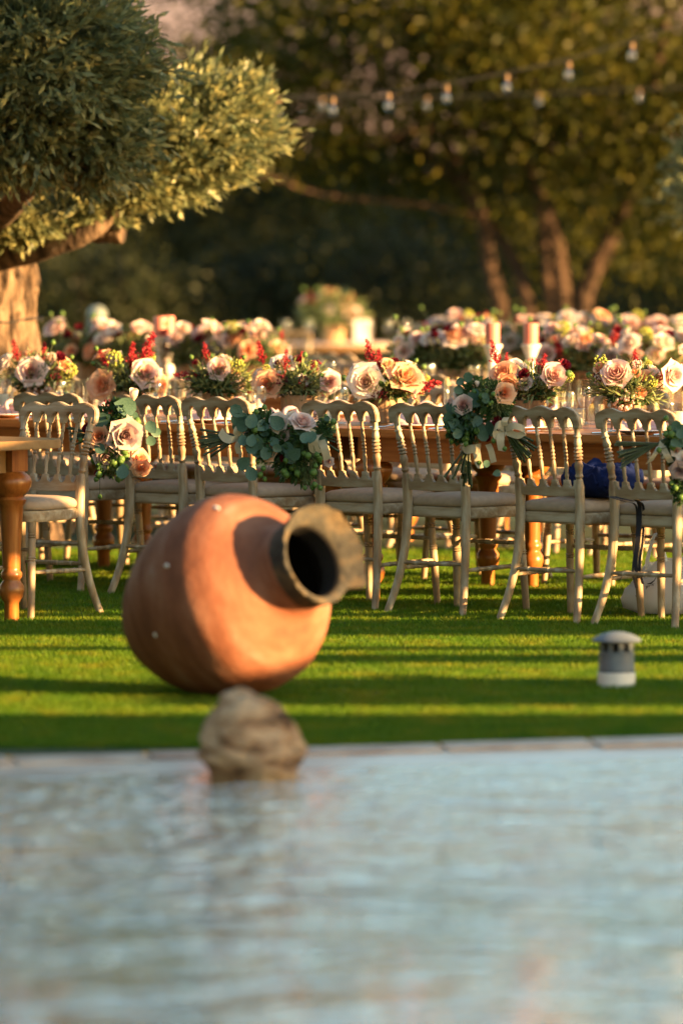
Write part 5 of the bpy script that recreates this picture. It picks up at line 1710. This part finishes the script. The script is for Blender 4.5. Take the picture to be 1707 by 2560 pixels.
qs = [at(1400, 1140, 22.95), at(1440, 1148, 22.85), at(1462, 1150, 22.9), at(1468, 1170, 22.95), at(1466, 1230, 22.95), at(1458, 1290, 22.95), at(1466, 1328, 22.95)]
qr = nb.rotation_euler.to_quaternion().inverted()
for dx, w, ln in ((0, 9, 0), (9, 6, -30), (-6, 5, -50)):
    keys = []
    for i, p in enumerate(qs):
        pp = p + Vector((dx * .0018, .01 * (dx > 0), ln * .0008 * (i / 6)))
        keys.append(qr @ (pp - pc))
    v, f = strip(keys, w / 560.0, qr @ Vector((1, -.3, .1)), 24)
    obj('strap', G().add(v, f).mesh('strap', M['strap'], True, 0, 80), nb)

def sack():
    # translucent carrier bag leaning to the left, two handle ears at the top
    g = G()
    rings = [(.10, 0.0, .55), (.155, .02, .75), (.172, .055, .95), (.168, .10, 1.0), (.150, .15, .95), (.132, .19, .8), (.120, .215, .62)]
    seg = 56
    v = []
    for i, (r, z, sq) in enumerate(rings):
        for k in range(seg):
            a = 2 * PI * k / seg
            c, s2 = math.cos(a), math.sin(a)
            x = math.copysign(abs(c) ** .75, c) * r * 1.12
            y = math.copysign(abs(s2) ** .75, s2) * r * .62
            f = mn.fractal(Vector((c * 1.5, s2 * 1.5, z * 9)), 1, 2, 4)
            rid = abs(mn.noise(Vector((a * 1.3, z * 12, 2.0))))
            k2 = 1 + .10 * f - .07 * math.exp(-(rid / .1) ** 2)
            v.append((x * k2 + z * .30, y * k2, z * (1 + .12 * f)))
    g.add(v, [(i * seg + k, i * seg + (k + 1) % seg, (i + 1) * seg + (k + 1) % seg, (i + 1) * seg + k) for i in range(len(rings) - 1) for k in range(seg)])
    g.add(v[:seg], [tuple(range(seg - 1, -1, -1))])
    return g
sp = ground(1530, 1420)
sp = Vector((sp.x, sp.y + .12, .012))
bg_ = thing('plastic_bag', 'white plastic carrier bag slumped under the rightmost chair', 'bag', sp, R(-12))
bbody = obj('body', sack().mesh('body', M['bag'], True, 0, 70), bg_)
for sx, h in ((-.02, .135), (.13, .10)):
    v, f = strip([(sx - .045, -.055, .185), (sx - .040, -.065, .235), (sx - .005, -.060, .205 + h), (sx + .028, -.050, .235), (sx + .04, -.045, .19)], .045, (.25, 1, .1), 18)
    obj('handle', G().add(v, f).mesh('handle', M['bag'], True, 0, 80), bg_)
obj('packed_box', G().box(-.12, .10, -.055, .055, .018, .085).mesh('packed_box', M['bagbox'], True, .006), bg_, (0.01, 0, 0))
g = G()
ty = -.112
g.tube([(-.055, ty, .128), (-.040, ty - .002, .130), (-.026, ty, .142), (-.018, ty + .004, .158)], [.0012, .0035, .0018, .0008], 5)
g.tube([(-.062, ty, .118), (-.045, ty - .002, .121), (-.025, ty, .130)], .0008, 4)
# short row of printed letters
def stroke(pts):
    g.tube([(p[0], ty - .001, p[1]) for p in pts], .0011, 4)
x0, z0 = -.072, .103
for k, w in enumerate(['i', 'p', 'i', 'a']):
    ox, oz = x0 + .012 * k, z0 + .0055 * k
    if w == 'i':
        stroke([(ox, oz), (ox + .001, oz + .008)])
    elif w == 'p':
        stroke([(ox, oz - .003), (ox + .002, oz + .009)])
        stroke([(ox + .002, oz + .009), (ox + .007, oz + .009), (ox + .006, oz + .004), (ox + .001, oz + .003)])
    else:
        stroke([(ox, oz), (ox + .005, oz + .009), (ox + .008, oz + .001)])
stroke([(-.105, .078), (-.098, .076), (-.092, .082)])
obj('print', g.mesh('print', M['ink']), bbody)

# ------------------------------------------------------------------ garden lamp far left
lp = at(224, 760, 39.0)
gl = thing('garden_lamp', 'grey-green domed bollard lamp behind the flowers at the left', 'lamp', (lp.x, lp.y, 0))
obj('post', G().lathe([(.075, 0), (.075, .01), (.055, .02), (.055, .92)], 20).mesh('post', M['lampgrey'], True, 0, 40), gl)
for k in range(4):
    obj('louvre', G().lathe([(.050, .922 + .026 * k), (.068, .924 + .026 * k), (.060, .940 + .026 * k), (.050, .941 + .026 * k)], 20, None, False).mesh('louvre', M['lampgrey'], True, 0, 40), gl)
obj('dome', G().lathe([(.068, 1.03), (.068, 1.05), (.062, 1.075), (.045, 1.10), (.02, 1.112), (.002, 1.115)], 20).mesh('dome', M['lampgrey'], True, 0, 50), gl)

# ------------------------------------------------------------------ festoon lights
BULB = G().lathe([(.012, 0), (.014, -.012), (.026, -.032), (.031, -.050), (.027, -.068), (.014, -.080), (.001, -.083)], 14, None, False).mesh('glass', M['bulb'], True, 0, 60)
SOCK = G().lathe([(.008, .045), (.014, .04), (.0155, .02), (.0155, -.002), (.013, -.006)], 12).mesh('socket', M['brass'], True, 0, 50)
FIL = G().tube([(-.006, 0, -.02), (-.010, 0, -.05), (.0, .004, -.058), (.010, 0, -.05), (.006, 0, -.02)], .0012, 4).mesh('filament', M['brass'])
def festoon(label, keys, bulbs, hang, grp, sc_):
    pts = crom(keys, 40)
    w = obj('festoon_cable', G().tube(pts, .0055, 5).mesh('festoon_cable', M['wire']))
    tag(w, label, 'cable')
    for k, (xd, yd, dep, lab) in enumerate(bulbs):
        p = at(xd, yd, dep)
        t = thing('light_bulb', lab, 'bulb', p, 0, grp)
        t.scale = (sc_,) * 3
        so = obj('socket', SOCK, t)
        gb = obj('glass', BULB, t)
        obj('filament', FIL, gb)
        obj('lead', G().tube([(0, 0, .042), (0, 0, .042 + hang)], .004, 5).mesh('lead', M['wire']), so)
D1 = 36.0
nb_ = [(638, 240), (764, 238), (892, 228), (1025, 210), (1163, 185), (1305, 156), (1450, 112)]
labs = ['clear bulb beside the olive crown tip', 'second clear bulb from the olive crown, near string', 'third clear bulb from the olive crown, near string', 'middle clear bulb of the near string', 'fifth clear bulb on the rising near string', 'sixth clear bulb on the rising near string', 'highest clear bulb near the upper right']
festoon('near festoon cable rising to the upper right corner', [at(380, 232, D1), at(638, 222, D1), at(764, 220, D1), at(892, 210, D1), at(1025, 192, D1), at(1163, 166, D1), at(1305, 136, D1), at(1450, 92, D1), at(1620, 42, D1)],
        [(x, y, D1, l) for (x, y), l in zip(nb_, labs)], .006, 'clear bulbs of the near string', .92)
D2 = 43.0
nb2 = [(740, 234), (980, 232), (1237, 224), (1467, 214)]
labs2 = ['small far bulb left of the second near bulb', 'small far bulb in the middle of the level string', 'small far bulb right of centre on the level string', 'small far bulb near the right edge on the level string']
festoon('far festoon cable running almost level across the trees', [at(300, 215, D2), at(740, 226, D2), at(980, 224, D2), at(1237, 215, D2), at(1467, 205, D2), at(1640, 196, D2)],
        [(x, y, D2, l) for (x, y), l in zip(nb2, labs2)], .002, 'clear bulbs of the far string', .8)
c = tag(obj('festoon_cable', G().tube(crom([at(150, 40, 34), at(270, 10, 34), at(330, 4, 34), at(420, -6, 34), at(600, -40, 34)], 20), .007, 5).mesh('festoon_cable', M['wire'])), 'black cable crossing the top edge above the olive', 'cable')
